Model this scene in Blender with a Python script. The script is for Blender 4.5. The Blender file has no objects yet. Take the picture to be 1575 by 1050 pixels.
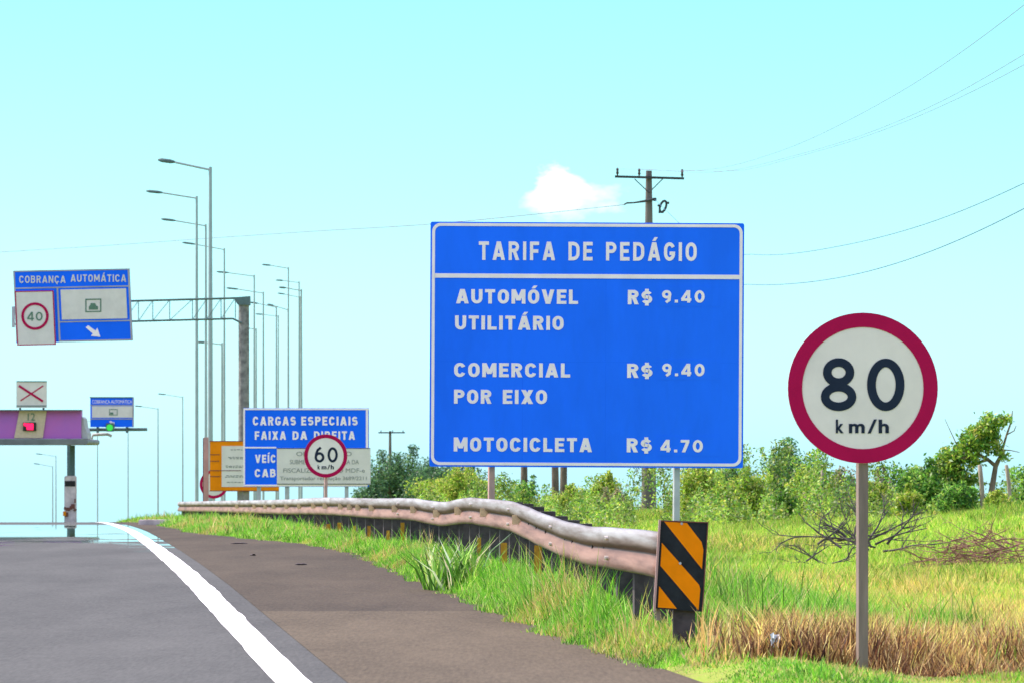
import bpy, bmesh, math, random
import numpy as np
from mathutils import Vector, Matrix, noise as mnoise

R = math.radians
sc = bpy.context.scene
COL = sc.collection

# ------------------------------------------------------------------ camera, sky, sun, exposure
F = 8000.0            # focal length in photo pixels (photo 1575 px wide)
CX, YH, CAMZ = 787.5, 720.0, 1.4
cam_d = bpy.data.cameras.new('camera')
cam = bpy.data.objects.new('camera', cam_d)
COL.objects.link(cam)
cam.location = (0, 0, CAMZ)
cam.rotation_euler = (R(90), 0, 0)
cam_d.sensor_width = 36.0
cam_d.lens = 36.0 * F / 1575.0
cam_d.shift_y = (YH - 525.0) / 1575.0
cam_d.clip_start = 0.5
cam_d.clip_end = 8000
cam_d.dof.use_dof = True
cam_d.dof.focus_distance = 52
cam_d.dof.aperture_fstop = 13
sc.camera = cam

SUN_DIR = Vector((-0.80, 0.30, 1.05)).normalized()      # towards the sun
sun_el = math.asin(SUN_DIR.z)
sun_rot = math.atan2(SUN_DIR.x, SUN_DIR.y)

world = bpy.data.worlds.new('World')
sc.world = world
world.use_nodes = True
nt = world.node_tree
nt.nodes.clear()
def wn(t, **kw):
    n = nt.nodes.new(t)
    for k, v in kw.items(): setattr(n, k, v)
    return n
sky = wn('ShaderNodeTexSky', sky_type='NISHITA', sun_disc=False, sun_elevation=sun_el, sun_rotation=sun_rot)
sky.air_density = 1.0; sky.dust_density = 0.6; sky.ozone_density = 1.5
tc = wn('ShaderNodeTexCoord')
sep = wn('ShaderNodeSeparateXYZ')
nt.links.new(tc.outputs['Generated'], sep.inputs[0])
# slightly green-blue band of clear air over the horizon, paler to the left of the road
ramp = wn('ShaderNodeValToRGB')
el = ramp.color_ramp.elements
el[0].position = 0.0; el[0].color = (0.375, 0.70, 1.05, 1)
el[1].position = 0.42; el[1].color = (2.0, 1.36, 1.30, 1)  # unseen upper sky, brightened and warmed to light the sign faces
e = el.new(0.05); e.color = (0.315, 0.56, 0.66, 1)
e = el.new(0.10); e.color = (0.275, 0.56, 0.555, 1)
e = el.new(0.20); e.color = (0.95, 0.92, 0.82, 1)
nt.links.new(sep.outputs['Z'], ramp.inputs[0])
mul = wn('ShaderNodeMixRGB', blend_type='MULTIPLY'); mul.inputs[0].default_value = 1
nt.links.new(sky.outputs[0], mul.inputs[1]); nt.links.new(ramp.outputs[0], mul.inputs[2])
# a few soft clouds
mp = wn('ShaderNodeMapping'); mp.inputs['Scale'].default_value = (30, 30, 62)
nt.links.new(tc.outputs['Generated'], mp.inputs[0])
nz = wn('ShaderNodeTexNoise'); nz.inputs['Scale'].default_value = 2.2; nz.inputs['Detail'].default_value = 6; nz.inputs['Roughness'].default_value = 0.55
nt.links.new(mp.outputs[0], nz.inputs['Vector'])
def wmath(op, a, b=None, c=None, clamp=False):
    n = wn('ShaderNodeMath', operation=op); n.use_clamp = clamp
    for i, v in enumerate((a, b, c)):
        if v is None: continue
        if isinstance(v, (int, float)): n.inputs[i].default_value = v
        else: nt.links.new(v, n.inputs[i])
    return n.outputs[0]
def cloud(cxp, cyp, rx, ry, gain):
    x = (cxp - CX) / F; z = (YH - cyp) / F
    dx = wmath('DIVIDE', wmath('SUBTRACT', sep.outputs['X'], x), rx / F)
    dz = wmath('DIVIDE', wmath('SUBTRACT', sep.outputs['Z'], z), ry / F)
    r2 = wmath('ADD', wmath('MULTIPLY', dx, dx), wmath('MULTIPLY', dz, dz))
    g = wmath('SUBTRACT', 1.0, r2)
    front = wmath('GREATER_THAN', sep.outputs['Y'], 0.0)
    v = wmath('ADD', wmath('MULTIPLY', g, 0.45), wmath('MULTIPLY', wmath('SUBTRACT', nz.outputs[0], 0.5), 2.6))
    return wmath('MULTIPLY', wmath('MULTIPLY', wmath('SMOOTH_MIN', wmath('MAXIMUM', v, 0.0), 1.0, 0.3), gain), front, clamp=True)
cl = wmath('MAXIMUM', cloud(868, 284, 56, 36, 0.72), cloud(890, 304, 88, 36, 0.30))
mixc = wn('ShaderNodeMixRGB'); nt.links.new(cl, mixc.inputs[0])
nt.links.new(mul.outputs[0], mixc.inputs[1]); mixc.inputs[2].default_value = (12.5, 12.0, 11.8, 1)
bg = wn('ShaderNodeBackground'); bg.inputs['Strength'].default_value = 0.15
nt.links.new(mixc.outputs[0], bg.inputs['Color'])
wo = wn('ShaderNodeOutputWorld'); nt.links.new(bg.outputs[0], wo.inputs[0])

sun_d = bpy.data.lights.new('sun', 'SUN')
sun_d.energy = 2.7; sun_d.angle = R(0.5); sun_d.color = (1.0, 0.93, 0.82)
sun = bpy.data.objects.new('sun', sun_d); COL.objects.link(sun)
sun.rotation_euler = SUN_DIR.to_track_quat('Z', 'Y').to_euler()
sun.location = (-30, 20, 60)

sc.view_settings.view_transform = 'Standard'
sc.view_settings.look = 'None'
sc.view_settings.gamma = 1
sc.view_settings.exposure = 1.25
sc.render.engine = 'CYCLES'
sc.cycles.max_bounces = 6

# ------------------------------------------------------------------ helpers
def P(px, py, d):
    return Vector(((px - CX) * d / F, d, CAMZ + (YH - py) * d / F))
def PX(px, d): return (px - CX) * d / F
def PZ(py, d): return CAMZ + (YH - py) * d / F

def tag(o, label=None, cat=None, group=None, kind=None):
    if label: o['label'] = label
    if cat: o['category'] = cat
    if group: o['group'] = group
    if kind: o['kind'] = kind
    return o
def empty(name, loc, label=None, cat=None, group=None, rz=0.0, ry=0.0):
    o = bpy.data.objects.new(name, None); COL.objects.link(o)
    o.location = loc; o.rotation_euler = (0, ry, rz); o.empty_display_size = 0.3
    return tag(o, label, cat, group)
def link(name, me, m=None, parent=None):
    o = bpy.data.objects.new(name, me); COL.objects.link(o)
    if m: me.materials.clear(); me.materials.append(m)
    if parent: o.parent = parent
    return o

class MB:
    """collects shapes into one mesh"""
    def __init__(s): s.v = []; s.f = []; s.sm = []
    def add(s, vs, fs, smooth=False):
        b = len(s.v); s.v += [tuple(v) for v in vs]
        s.f += [tuple(i + b for i in f) for f in fs]; s.sm += [smooth] * len(fs)
        return s
    def box(s, c, size, rz=0.0, bev=0.0):
        x, y, z = [a / 2 for a in size]
        M = Matrix.Rotation(rz, 3, 'Z'); c = Vector(c)
        if bev <= 0:
            vs = [c + M @ Vector((sx * x, sy * y, sz * z)) for sz in (-1, 1) for sx, sy in ((-1, -1), (1, -1), (1, 1), (-1, 1))]
            return s.add(vs, [(3, 2, 1, 0), (4, 5, 6, 7), (0, 1, 5, 4), (1, 2, 6, 5), (2, 3, 7, 6), (3, 0, 4, 7)])
        bm = bmesh.new(); bmesh.ops.create_cube(bm, size=1)
        for v in bm.verts: v.co = Vector((v.co.x * size[0], v.co.y * size[1], v.co.z * size[2]))
        bmesh.ops.bevel(bm, geom=bm.edges[:], offset=bev, segments=2, affect='EDGES')
        for v in bm.verts: v.co = c + M @ v.co
        bm.verts.index_update()
        s.add([v.co for v in bm.verts], [[v.index for v in f.verts] for f in bm.faces]); bm.free(); return s
    def tube(s, pts, rad, n=8, caps=True, smooth=True):
        pts = [Vector(p) for p in pts]
        if not hasattr(rad, '__len__'): rad = [rad] * len(pts)
        rings = []; up = None
        for i, p in enumerate(pts):
            t = (pts[min(i + 1, len(pts) - 1)] - pts[max(i - 1, 0)])
            if t.length < 1e-9: t = Vector((0, 0, 1))
            t.normalize()
            if up is None:
                up = Vector((0, 1, 0)) if abs(t.y) < 0.9 else Vector((1, 0, 0))
            a = up - t * up.dot(t)
            if a.length < 1e-6: a = t.orthogonal()
            a.normalize(); b = t.cross(a); up = a
            rings.append([p + (a * math.cos(2 * math.pi * k / n) + b * math.sin(2 * math.pi * k / n)) * rad[i] for k in range(n)])
        vs = [v for r in rings for v in r]; fs = []
        for i in range(len(pts) - 1):
            for k in range(n):
                k2 = (k + 1) % n
                fs.append((i * n + k, i * n + k2, (i + 1) * n + k2, (i + 1) * n + k))
        s.add(vs, fs, smooth)
        if caps:
            s.add(rings[0], [tuple(range(n))[::-1]]); s.add(rings[-1], [tuple(range(n))])
        return s
    def prism_xz(s, pts, y0, y1):
        """outline in XZ extruded along Y (y0 = front)"""
        n = len(pts)
        vs = [(p[0], y0, p[1]) for p in pts] + [(p[0], y1, p[1]) for p in pts]
        area = sum(pts[i][0] * pts[(i + 1) % n][1] - pts[(i + 1) % n][0] * pts[i][1] for i in range(n))
        f = list(range(n)); g = [i + n for i in range(n)]
        if area < 0: f = f[::-1]; g = g[::-1]
        fs = [tuple(f), tuple(g[::-1])]
        for i in range(n):
            j = (i + 1) % n
            fs.append((j, i, i + n, j + n) if area > 0 else (i, j, j + n, i + n))
        return s.add(vs, fs)
    def ring_xz(s, outer, inner, y0, y1):
        n = len(outer)
        vs = [(p[0], y0, p[1]) for p in outer] + [(p[0], y0, p[1]) for p in inner] + [(p[0], y1, p[1]) for p in outer] + [(p[0], y1, p[1]) for p in inner]
        fs = []
        for i in range(n):
            j = (i + 1) % n
            fs += [(i, j, n + j, n + i), (2 * n + j, 2 * n + i, 3 * n + i, 3 * n + j), (j, i, 2 * n + i, 2 * n + j), (n + i, n + j, 3 * n + j, 3 * n + i)]
        return s.add(vs, fs)
    def mesh(s, name):
        me = bpy.data.meshes.new(name)
        me.from_pydata(s.v, [], s.f); me.update()
        me.polygons.foreach_set('use_smooth', s.sm)
        bm = bmesh.new(); bm.from_mesh(me)
        bmesh.ops.recalc_face_normals(bm, faces=bm.faces); bm.to_mesh(me); bm.free()
        return me
    def build(s, name, m, parent=None):
        return link(name, s.mesh(name), m, parent)

def circle(cx, cz, r, n=64, a0=0.0):
    return [(cx + r * math.cos(a0 + 2 * math.pi * i / n), cz + r * math.sin(a0 + 2 * math.pi * i / n)) for i in range(n)]
def rrect(x0, z0, x1, z1, r, n=6):
    out = []
    for cx, cz, a in ((x1 - r, z1 - r, 0), (x0 + r, z1 - r, 90), (x0 + r, z0 + r, 180), (x1 - r, z0 + r, 270)):
        for i in range(n + 1):
            t = R(a + 90 * i / n); out.append((cx + r * math.cos(t), cz + r * math.sin(t)))
    return out

# ------------------------------------------------------------------ materials
def mat(name, c, rough=0.6, metal=0.0, var=0.12, scale=6.0, c2=None, bump=0.0, bscale=40.0, spec=0.4, coords='Position', stretch=(1, 1, 1)):
    m = bpy.data.materials.new(name); m.use_nodes = True
    n = m.node_tree.nodes; l = m.node_tree.links
    b = n['Principled BSDF']
    b.inputs['Roughness'].default_value = rough; b.inputs['Metallic'].default_value = metal
    b.inputs['Specular IOR Level'].default_value = spec
    if coords == 'Position':
        g = n.new('ShaderNodeNewGeometry'); src = g.outputs['Position']
    else:
        g = n.new('ShaderNodeTexCoord'); src = g.outputs['Object']
    mp = n.new('ShaderNodeMapping'); mp.inputs['Scale'].default_value = stretch
    l.new(src, mp.inputs[0])
    t = n.new('ShaderNodeTexNoise'); t.inputs['Scale'].default_value = scale; t.inputs['Detail'].default_value = 5; t.inputs['Roughness'].default_value = 0.6
    l.new(mp.outputs[0], t.inputs['Vector'])
    rp = n.new('ShaderNodeValToRGB')
    c2 = c2 or tuple(x * (1 - 2 * var) for x in c)
    rp.color_ramp.elements[0].position = 0.33; rp.color_ramp.elements[0].color = (*c2, 1)
    rp.color_ramp.elements[1].position = 0.62; rp.color_ramp.elements[1].color = (*c, 1)
    l.new(t.outputs[0], rp.inputs[0]); l.new(rp.outputs[0], b.inputs['Base Color'])
    if bump > 0:
        t2 = n.new('ShaderNodeTexNoise'); t2.inputs['Scale'].default_value = bscale; t2.inputs['Detail'].default_value = 4
        l.new(mp.outputs[0], t2.inputs['Vector'])
        bp = n.new('ShaderNodeBump'); bp.inputs['Strength'].default_value = bump; bp.inputs['Distance'].default_value = 0.02
        l.new(t2.outputs[0], bp.inputs['Height']); l.new(bp.outputs[0], b.inputs['Normal'])
    return m
M = {}
M['sign_blue'] = mat('sign_blue', (0.013, 0.175, 1.0), 0.5, var=0.06, scale=1.1, spec=0.10, stretch=(1.6, 1, 0.5))
M['sign_blue_far'] = mat('sign_blue_far', (0.010, 0.15, 0.92), 0.55, var=0.06, scale=0.8, spec=0.06)
M['sign_white'] = mat('sign_white', (0.97, 0.84, 0.78), 0.55, var=0.04, scale=5, spec=0.1)
M['sign_cream'] = mat('sign_cream', (0.80, 0.72, 0.60), 0.5, var=0.05, scale=3)
M['sign_grey'] = mat('sign_grey', (0.72, 0.66, 0.55), 0.5, var=0.06, scale=2)
M['sign_red'] = mat('sign_red', (0.44, 0.006, 0.065), 0.55, var=0.05, scale=4, spec=0.06)
M['sign_ink'] = mat('sign_ink', (0.020, 0.030, 0.050), 0.6, var=0.1, spec=0.06)
M['sign_faint'] = mat('sign_faint', (0.23, 0.24, 0.20), 0.6, var=0.1)
M['sign_orange'] = mat('sign_orange', (0.90, 0.26, 0.004), 0.6, var=0.08, scale=3, spec=0.06)
M['marker_orange'] = mat('marker_orange', (0.98, 0.27, 0.002), 0.55, var=0.05, scale=8, spec=0.05)
M['marker_black'] = mat('marker_black', (0.026, 0.030, 0.032), 0.6, var=0.2, scale=8, spec=0.08)
M['rust_edge'] = mat('rust_edge', (0.20, 0.07, 0.045), 0.8, var=0.2, scale=20)
M['green_ink'] = mat('green_ink', (0.10, 0.20, 0.12), 0.5)
M['galv'] = mat('galvanised_steel', (0.50, 0.50, 0.48), 0.5, metal=0.3, var=0.12, scale=3)
M['pole_pale'] = mat('pale_pole_steel', (0.33, 0.41, 0.39), 0.6, metal=0.0, var=0.08, scale=2)
M['sign_back'] = mat('sign_back_steel', (0.30, 0.30, 0.30), 0.5, metal=0.5, var=0.1)
M['post_wood'] = mat('timber_sign_post', (0.27, 0.20, 0.155), 0.75, var=0.2, scale=9, stretch=(1, 1, 0.12), bump=0.3)
M['post_pink'] = mat('painted_post', (0.50, 0.30, 0.25), 0.6, var=0.1, scale=5)
M['rail'] = mat('dusty_rail_steel', (0.52, 0.385, 0.33), 0.6, metal=0.15, var=0.22, scale=4.0, stretch=(1.5, .05, 2.5), spec=0.25, c2=(0.33, 0.20, 0.155), bump=0.15, bscale=12)
M['rail_post'] = mat('rail_post_steel', (0.085, 0.066, 0.064), 0.9, var=0.25, scale=10)  # base colour set dark to stand in for the shade under the rail
M['reflector'] = mat('cream_reflector', (0.80, 0.58, 0.32), 0.4, var=0.1, scale=30)
M['amber'] = mat('amber_reflector', (0.55, 0.25, 0.006), 0.6, var=0.2, scale=20)
M['pale_bolt'] = mat('bolt_steel', (0.70, 0.62, 0.52), 0.4, metal=0.4)
M['dark'] = mat('dark_slot', (0.02, 0.018, 0.016), 0.8)
M['concrete'] = mat('weathered_concrete', (0.28, 0.26, 0.22), 0.85, var=0.2, scale=4, bump=0.3, bscale=20)
M['concrete_dark'] = mat('old_gantry_concrete', (0.26, 0.25, 0.225), 0.85, var=0.28, scale=5.0, bump=0.2, bscale=10)
M['pole_wood'] = mat('dark_utility_pole', (0.16, 0.14, 0.12), 0.85, var=0.25, scale=3, stretch=(1, 1, 0.2))
M['pole_dark'] = mat('dark_crossarm', (0.045, 0.050, 0.048), 0.8, var=0.2)
M['porcelain'] = mat('brown_porcelain', (0.06, 0.035, 0.035), 0.3)
M['wire'] = mat('aluminium_wire', (0.22, 0.18, 0.24), 0.8, metal=0.0, spec=0.1)
M['wire_dark'] = mat('insulated_cable', (0.10, 0.20, 0.30), 0.7, spec=0.1)
M['truss'] = mat('dark_truss_steel', (0.10, 0.16, 0.15), 0.6, var=0.15)
M['fence_wood'] = mat('bleached_fence_wood', (0.42, 0.34, 0.24), 0.85, var=0.25, scale=12, stretch=(1, 1, 0.2), bump=0.3)
M['branch'] = mat('dead_grey_branch', (0.13, 0.105, 0.10), 0.9, var=0.3, scale=8)
M['brown_twig'] = mat('brown_dead_twig', (0.34, 0.17, 0.12), 0.9, var=0.35, scale=8)
M['bark'] = mat('tree_bark', (0.16, 0.12, 0.085), 0.9, var=0.3, scale=10, stretch=(1, 1, 0.3))
M['pale_bark'] = mat('pale_tree_bark', (0.33, 0.24, 0.15), 0.9, var=0.3, scale=10, stretch=(1, 1, 0.3))
M['purple'] = mat('purple_fascia_panel', (0.50, 0.12, 0.40), 0.55, var=0.12, scale=0.35, c2=(0.40, 0.12, 0.44))
M['tan'] = mat('tan_sign_panel', (0.62, 0.47, 0.30), 0.5, var=0.08)
M['soffit'] = mat('canopy_soffit_steel', (0.19, 0.20, 0.185), 0.6, var=0.2, scale=0.5)
M['canopy_grey'] = mat('canopy_edge_cladding', (0.42, 0.40, 0.38), 0.6, var=0.15, scale=1)
M['white_paint'] = mat('road_white_paint', (0.80, 0.79, 0.75), 0.6, var=0.06, scale=2.5, c2=(0.70, 0.69, 0.64))
M['litter'] = mat('white_plastic', (0.78, 0.80, 0.80), 0.5)
M['pillar_white'] = mat('pillar_white_paint', (0.72, 0.58, 0.53), 0.6, var=0.2, scale=2)

def lamp_mat(name, c, s):
    m = bpy.data.materials.new(name); m.use_nodes = True
    b = m.node_tree.nodes['Principled BSDF']
    b.inputs['Base Color'].default_value = (*[x * 0.3 for x in c], 1)
    b.inputs['Emission Color'].default_value = (*c, 1); b.inputs['Emission Strength'].default_value = s
    return m
M['led_red'] = lamp_mat('red_signal_light', (1.0, 0.004, 0.09), 0.8)
M['led_green'] = lamp_mat('green_signal_light', (0.03, 0.50, 0.05), 0.55)

def leaf_mat(name, trans=0.35, rough=0.55, gloss=0.25):
    """leaf colour comes from each leaf's own colour attribute"""
    m = bpy.data.materials.new(name); m.use_nodes = True
    n = m.node_tree.nodes; l = m.node_tree.links; n.clear()
    a = n.new('ShaderNodeAttribute'); a.attribute_name = 'leaf_colour'
    p = n.new('ShaderNodeBsdfPrincipled'); p.inputs['Roughness'].default_value = rough; p.inputs['Specular IOR Level'].default_value = gloss
    tr = n.new('ShaderNodeBsdfTranslucent'); mx = n.new('ShaderNodeMixShader'); mx.inputs[0].default_value = trans
    hs = n.new('ShaderNodeHueSaturation'); hs.inputs['Value'].default_value = 1.5
    o = n.new('ShaderNodeOutputMaterial')
    l.new(a.outputs['Color'], p.inputs['Base Color']); l.new(a.outputs['Color'], hs.inputs['Color']); l.new(hs.outputs[0], tr.inputs['Color'])
    l.new(p.outputs[0], mx.inputs[1]); l.new(tr.outputs[0], mx.inputs[2]); l.new(mx.outputs[0], o.inputs[0])
    return m
M['leaf'] = leaf_mat('shrub_leaf', 0.42, 0.45, 0.35)
M['blade'] = leaf_mat('grass_blade', 0.4, 0.55, 0.3)

# ------------------------------------------------------------------ terrain functions
RC, RR, RS = 105.0, 6000.0, -0.0135
D2 = RC + RR * -RS
def prof(d):
    d = np.asarray(d, float)
    z = np.where(d > RC, -(d - RC) ** 2 / (2 * RR), 0.0)
    zz = -(D2 - RC) ** 2 / (2 * RR) + RS * (d - D2)
    return np.where(d > D2, zz, z)
_ld = np.array([-40, 0, 34.1, 39.3, 44.8, 50.9, 62.2, 74.7, 89.6, 106.7, 118, 150, 200, 400, 3000], float)
_lx = np.array([4.5, 1.27, -1.443, -1.868, -2.316, -2.815, -3.735, -4.79, -6.09, -7.63, -8.66, -11.7, -16.6, -36.5, -296], float)
def edge(d): return np.interp(d, _ld, _lx)
_sd = np.array([-40, 36, 60, 86, 96, 106, 115, 140, 3000], float)
_ss = np.array([2.5, 2.56, 2.72, 3.12, 2.82, 1.9, 1.2, 1.1, 1.1], float)
def shoulder(d): return np.interp(d, _sd, _ss)
def smooth(x, a, b):
    t = np.clip((x - a) / (b - a), 0, 1); return t * t * (3 - 2 * t)
def hnoise(x, y, s):
    x = np.asarray(x) / s; y = np.asarray(y) / s
    return (np.sin(x * 1.7 + 1.3 * np.sin(y * 1.1 + .5)) + np.sin(y * 2.1 + 1.7 * np.sin(x * 0.8 + 2)) + 0.6 * np.sin(x * 3.9 + y * 3.1 + 1) + 0.6 * np.sin(y * 4.7 - x * 2.9)) / 3.2
def ground(x, d):
    x = np.asarray(x, float); d = np.asarray(d, float)
    u = x - edge(d); s = shoulder(d)
    pr = prof(d)
    v = u - s
    field = np.interp(d, [-40, 60, 90, 130, 180, 260, 3000], [0, 0.0, 0.05, 0.12, -0.3, -1.5, -38.0])
    verge_h = np.interp(d, [-40, 80, 130, 3000], [0.11, 0.12, 0.04, 0.03])
    verge = verge_h * smooth(v, -0.05, 0.7)
    w = smooth(v, 0.6, np.interp(d, [36, 60], [1.8, 5.0]))
    z = (pr + verge) * (1 - w) + field * w
    # shallow drain between verge and field, near the camera
    z = z - 0.22 * np.exp(-((d - 36.2 - 0.16 * (x - 2.3)) / 0.8) ** 2) * smooth(v, 0.9, 2.0)
    # bank on the right of the field
    z = z + 0.62 * np.exp(-((x - 9.5) / 3.2) ** 2 - ((d - 88) / 17) ** 2)
    z = z + 0.035 * hnoise(x, d * 0.5, 1.3) * smooth(v, 0.2, 2.0)
    return np.where(v < 0, pr - 0.02, z - 0.02 * (1 - smooth(v, 0, 0.4)))
def gz(x, d): return float(ground(x, d))

def grid_mesh(name, us, ds, zf, m, xf, kind='structure'):
    U, D = np.meshgrid(us, ds)
    X = xf(U, D); Z = zf(X, U, D)
    vs = np.stack([X, D, Z], -1).reshape(-1, 3)
    nu = len(us); fs = []
    for i in range(len(ds) - 1):
        for j in range(nu - 1):
            a = i * nu + j; fs.append((a, a + 1, a + nu + 1, a + nu))
    me = bpy.data.meshes.new(name); me.from_pydata(vs.tolist(), [], fs); me.update()
    me.polygons.foreach_set('use_smooth', [True] * len(fs))
    o = link(name, me, m); o['kind'] = kind
    return o
DS = np.concatenate([np.arange(-40, 20, 5), np.arange(20, 200, 1.0), np.arange(200, 400, 10), np.arange(400, 3001, 100)])

# ground material: soil and worn grass, mottled
def ground_mat():
    m = bpy.data.materials.new('grass_and_soil'); m.use_nodes = True
    n = m.node_tree.nodes; l = m.node_tree.links; b = n['Principled BSDF']
    b.inputs['Roughness'].default_value = 0.95; b.inputs['Specular IOR Level'].default_value = 0.1
    g = n.new('ShaderNodeNewGeometry')
    t = n.new('ShaderNodeTexNoise'); t.inputs['Scale'].default_value = 0.8; t.inputs['Detail'].default_value = 8; t.inputs['Roughness'].default_value = 0.65
    l.new(g.outputs['Position'], t.inputs['Vector'])
    rp = n.new('ShaderNodeValToRGB'); e = rp.color_ramp.elements
    e[0].position = 0.36; e[0].color = (0.16, 0.14, 0.05, 1); e[1].position = 0.62; e[1].color = (0.22, 0.34, 0.035, 1)
    k = e.new(0.5); k.color = (0.25, 0.29, 0.055, 1)
    l.new(t.outputs[0], rp.inputs[0]); l.new(rp.outputs[0], b.inputs['Base Color'])
    t2 = n.new('ShaderNodeTexNoise'); t2.inputs['Scale'].default_value = 22; t2.inputs['Detail'].default_value = 5
    l.new(g.outputs['Position'], t2.inputs['Vector'])
    bp = n.new('ShaderNodeBump'); bp.inputs['Strength'].default_value = 0.6; bp.inputs['Distance'].default_value = 0.05
    l.new(t2.outputs[0], bp.inputs['Height']); l.new(bp.outputs[0], b.inputs['Normal'])
    return m
M['ground'] = ground_mat()
us = np.concatenate([[-1500, -400, -100, -30, -12, -6, -2], np.arange(0, 3.2, 0.2), np.arange(3.2, 20, 0.4), [24, 30, 40, 60, 100, 300, 900, 2000]])
grid_mesh('ground', us, DS, lambda X, U, D: ground(X, D), M['ground'], lambda U, D: edge(D) + U)

# asphalt
def asphalt(name, c1, c2, mirage=False, patch=0.55, fine=34.0):
    m = bpy.data.materials.new(name); m.use_nodes = True
    n = m.node_tree.nodes; l = m.node_tree.links; b = n['Principled BSDF']
    b.inputs['Roughness'].default_value = 0.85; b.inputs['Specular IOR Level'].default_value = 0.12
    g = n.new('ShaderNodeNewGeometry')
    mp = n.new('ShaderNodeMapping'); mp.inputs['Scale'].default_value = (1, 0.16, 1); l.new(g.outputs['Position'], mp.inputs[0])
    t = n.new('ShaderNodeTexNoise'); t.inputs['Scale'].default_value = patch; t.inputs['Detail'].default_value = 9; t.inputs['Roughness'].default_value = 0.72
    l.new(mp.outputs[0], t.inputs['Vector'])
    f = n.new('ShaderNodeTexNoise'); f.inputs['Scale'].default_value = fine; f.inputs['Detail'].default_value = 3; f.inputs['Roughness'].default_value = 0.7
    mp2 = n.new('ShaderNodeMapping'); mp2.inputs['Scale'].default_value = (1, 0.07, 1); l.new(g.outputs['Position'], mp2.inputs[0])
    l.new(mp2.outputs[0], f.inputs['Vector'])
    a = n.new('ShaderNodeMath'); a.operation = 'MULTIPLY_ADD'; a.inputs[1].default_value = 0.42
    l.new(f.outputs[0], a.inputs[0]); 
    s = n.new('ShaderNodeMath'); s.operation = 'MULTIPLY'; s.inputs[1].default_value = 0.58; l.new(t.outputs[0], s.inputs[0]); l.new(s.outputs[0], a.inputs[2])
    rp = n.new('ShaderNodeValToRGB'); e = rp.color_ramp.elements
    e[0].position = 0.30; e[0].color = (*c1, 1); e[1].position = 0.70; e[1].color = (*c2, 1)
    l.new(a.outputs[0], rp.inputs[0]); l.new(rp.outputs[0], b.inputs['Base Color'])
    bp = n.new('ShaderNodeBump'); bp.inputs['Strength'].default_value = 0.25; bp.inputs['Distance'].default_value = 0.006
    l.new(f.outputs[0], bp.inputs['Height']); l.new(bp.outputs[0], b.inputs['Normal'])
    if mirage:
        # mirage at the crest, imitated by a mirror-like stretch of road, broken into streaks across the lanes
        sp = n.new('ShaderNodeSeparateXYZ'); l.new(g.outputs['Position'], sp.inputs[0])
        mr = n.new('ShaderNodeMapRange'); mr.inputs[1].default_value = 84; mr.inputs[2].default_value = 120; l.new(sp.outputs['Y'], mr.inputs[0])
        mp3 = n.new('ShaderNodeMapping'); mp3.inputs['Scale'].default_value = (0.42, 0.26, 0.0); l.new(g.outputs['Position'], mp3.inputs[0])
        t3 = n.new('ShaderNodeTexNoise'); t3.inputs['Scale'].default_value = 1.0; t3.inputs['Detail'].default_value = 4; t3.inputs['Roughness'].default_value = 0.6
        l.new(mp3.outputs[0], t3.inputs['Vector'])
        mm = n.new('ShaderNodeMath'); mm.operation = 'ADD'; l.new(mr.outputs[0], mm.inputs[0])
        am = n.new('ShaderNodeMath'); am.operation = 'MULTIPLY_ADD'; am.inputs[1].default_value = 2.3; am.inputs[2].default_value = -0.62
        l.new(t3.outputs[0], am.inputs[0]); l.new(am.outputs[0], mm.inputs[1])
        st = n.new('ShaderNodeMapRange'); st.inputs[1].default_value = 0.84; st.inputs[2].default_value = 1.10; l.new(mm.outputs[0], st.inputs[0])
        gl = n.new('ShaderNodeBsdfGlossy'); gl.inputs['Roughness'].default_value = 0.015; gl.inputs['Color'].default_value = (0.90, 0.95, 0.95, 1)
        fr = n.new('ShaderNodeFresnel'); fr.inputs['IOR'].default_value = 1.7
        mu = n.new('ShaderNodeMath'); mu.operation = 'MULTIPLY'; 
        nr = n.new('ShaderNodeMapRange'); nr.inputs[1].default_value = 84; nr.inputs[2].default_value = 96; l.new(sp.outputs['Y'], nr.inputs[0])
        en = n.new('ShaderNodeMapRange'); en.inputs[1].default_value = 136; en.inputs[2].default_value = 141; en.inputs[3].default_value = 1; en.inputs[4].default_value = 0; l.new(sp.outputs['Y'], en.inputs[0])
        me_ = n.new('ShaderNodeMath'); me_.operation = 'MULTIPLY'; l.new(st.outputs[0], me_.inputs[0]); l.new(en.outputs[0], me_.inputs[1]); mn = n.new('ShaderNodeMath'); mn.operation = 'MULTIPLY'; l.new(me_.outputs[0], mn.inputs[0]); l.new(nr.outputs[0], mn.inputs[1]); l.new(mn.outputs[0], mu.inputs[0]); l.new(fr.outputs[0], mu.inputs[1])
        mx = n.new('ShaderNodeMixShader'); l.new(mu.outputs[0], mx.inputs[0]); l.new(b.outputs[0], mx.inputs[1]); l.new(gl.outputs[0], mx.inputs[2])
        l.new(mx.outputs[0], n['Material Output'].inputs[0])
    return m
M['asphalt'] = asphalt('grey_asphalt', (0.044, 0.044, 0.039), (0.118, 0.118, 0.105), mirage=True)
M['shoulder_dark'] = asphalt('dark_shoulder_asphalt', (0.030, 0.022, 0.013), (0.108, 0.084, 0.053))
M['shoulder_brown'] = asphalt('brown_shoulder_asphalt', (0.050, 0.038, 0.022), (0.148, 0.116, 0.072))
XE = lambda U, D: edge(D) + U
grid_mesh('road', np.array([-11.5, -8, -5, -2, 0.0, 0.25, 0.62]), DS[DS < 1200], lambda X, U, D: prof(D) + 0.0 * X, M['asphalt'], XE)
dd = DS[(DS >= 51) & (DS < 160)]
def sh_x(U, D): return edge(D) + 0.36 + U * (shoulder(D) + 0.12 - 0.36 + 0.14 * hnoise(D * 1.3, D * .4, 1.0))
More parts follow.
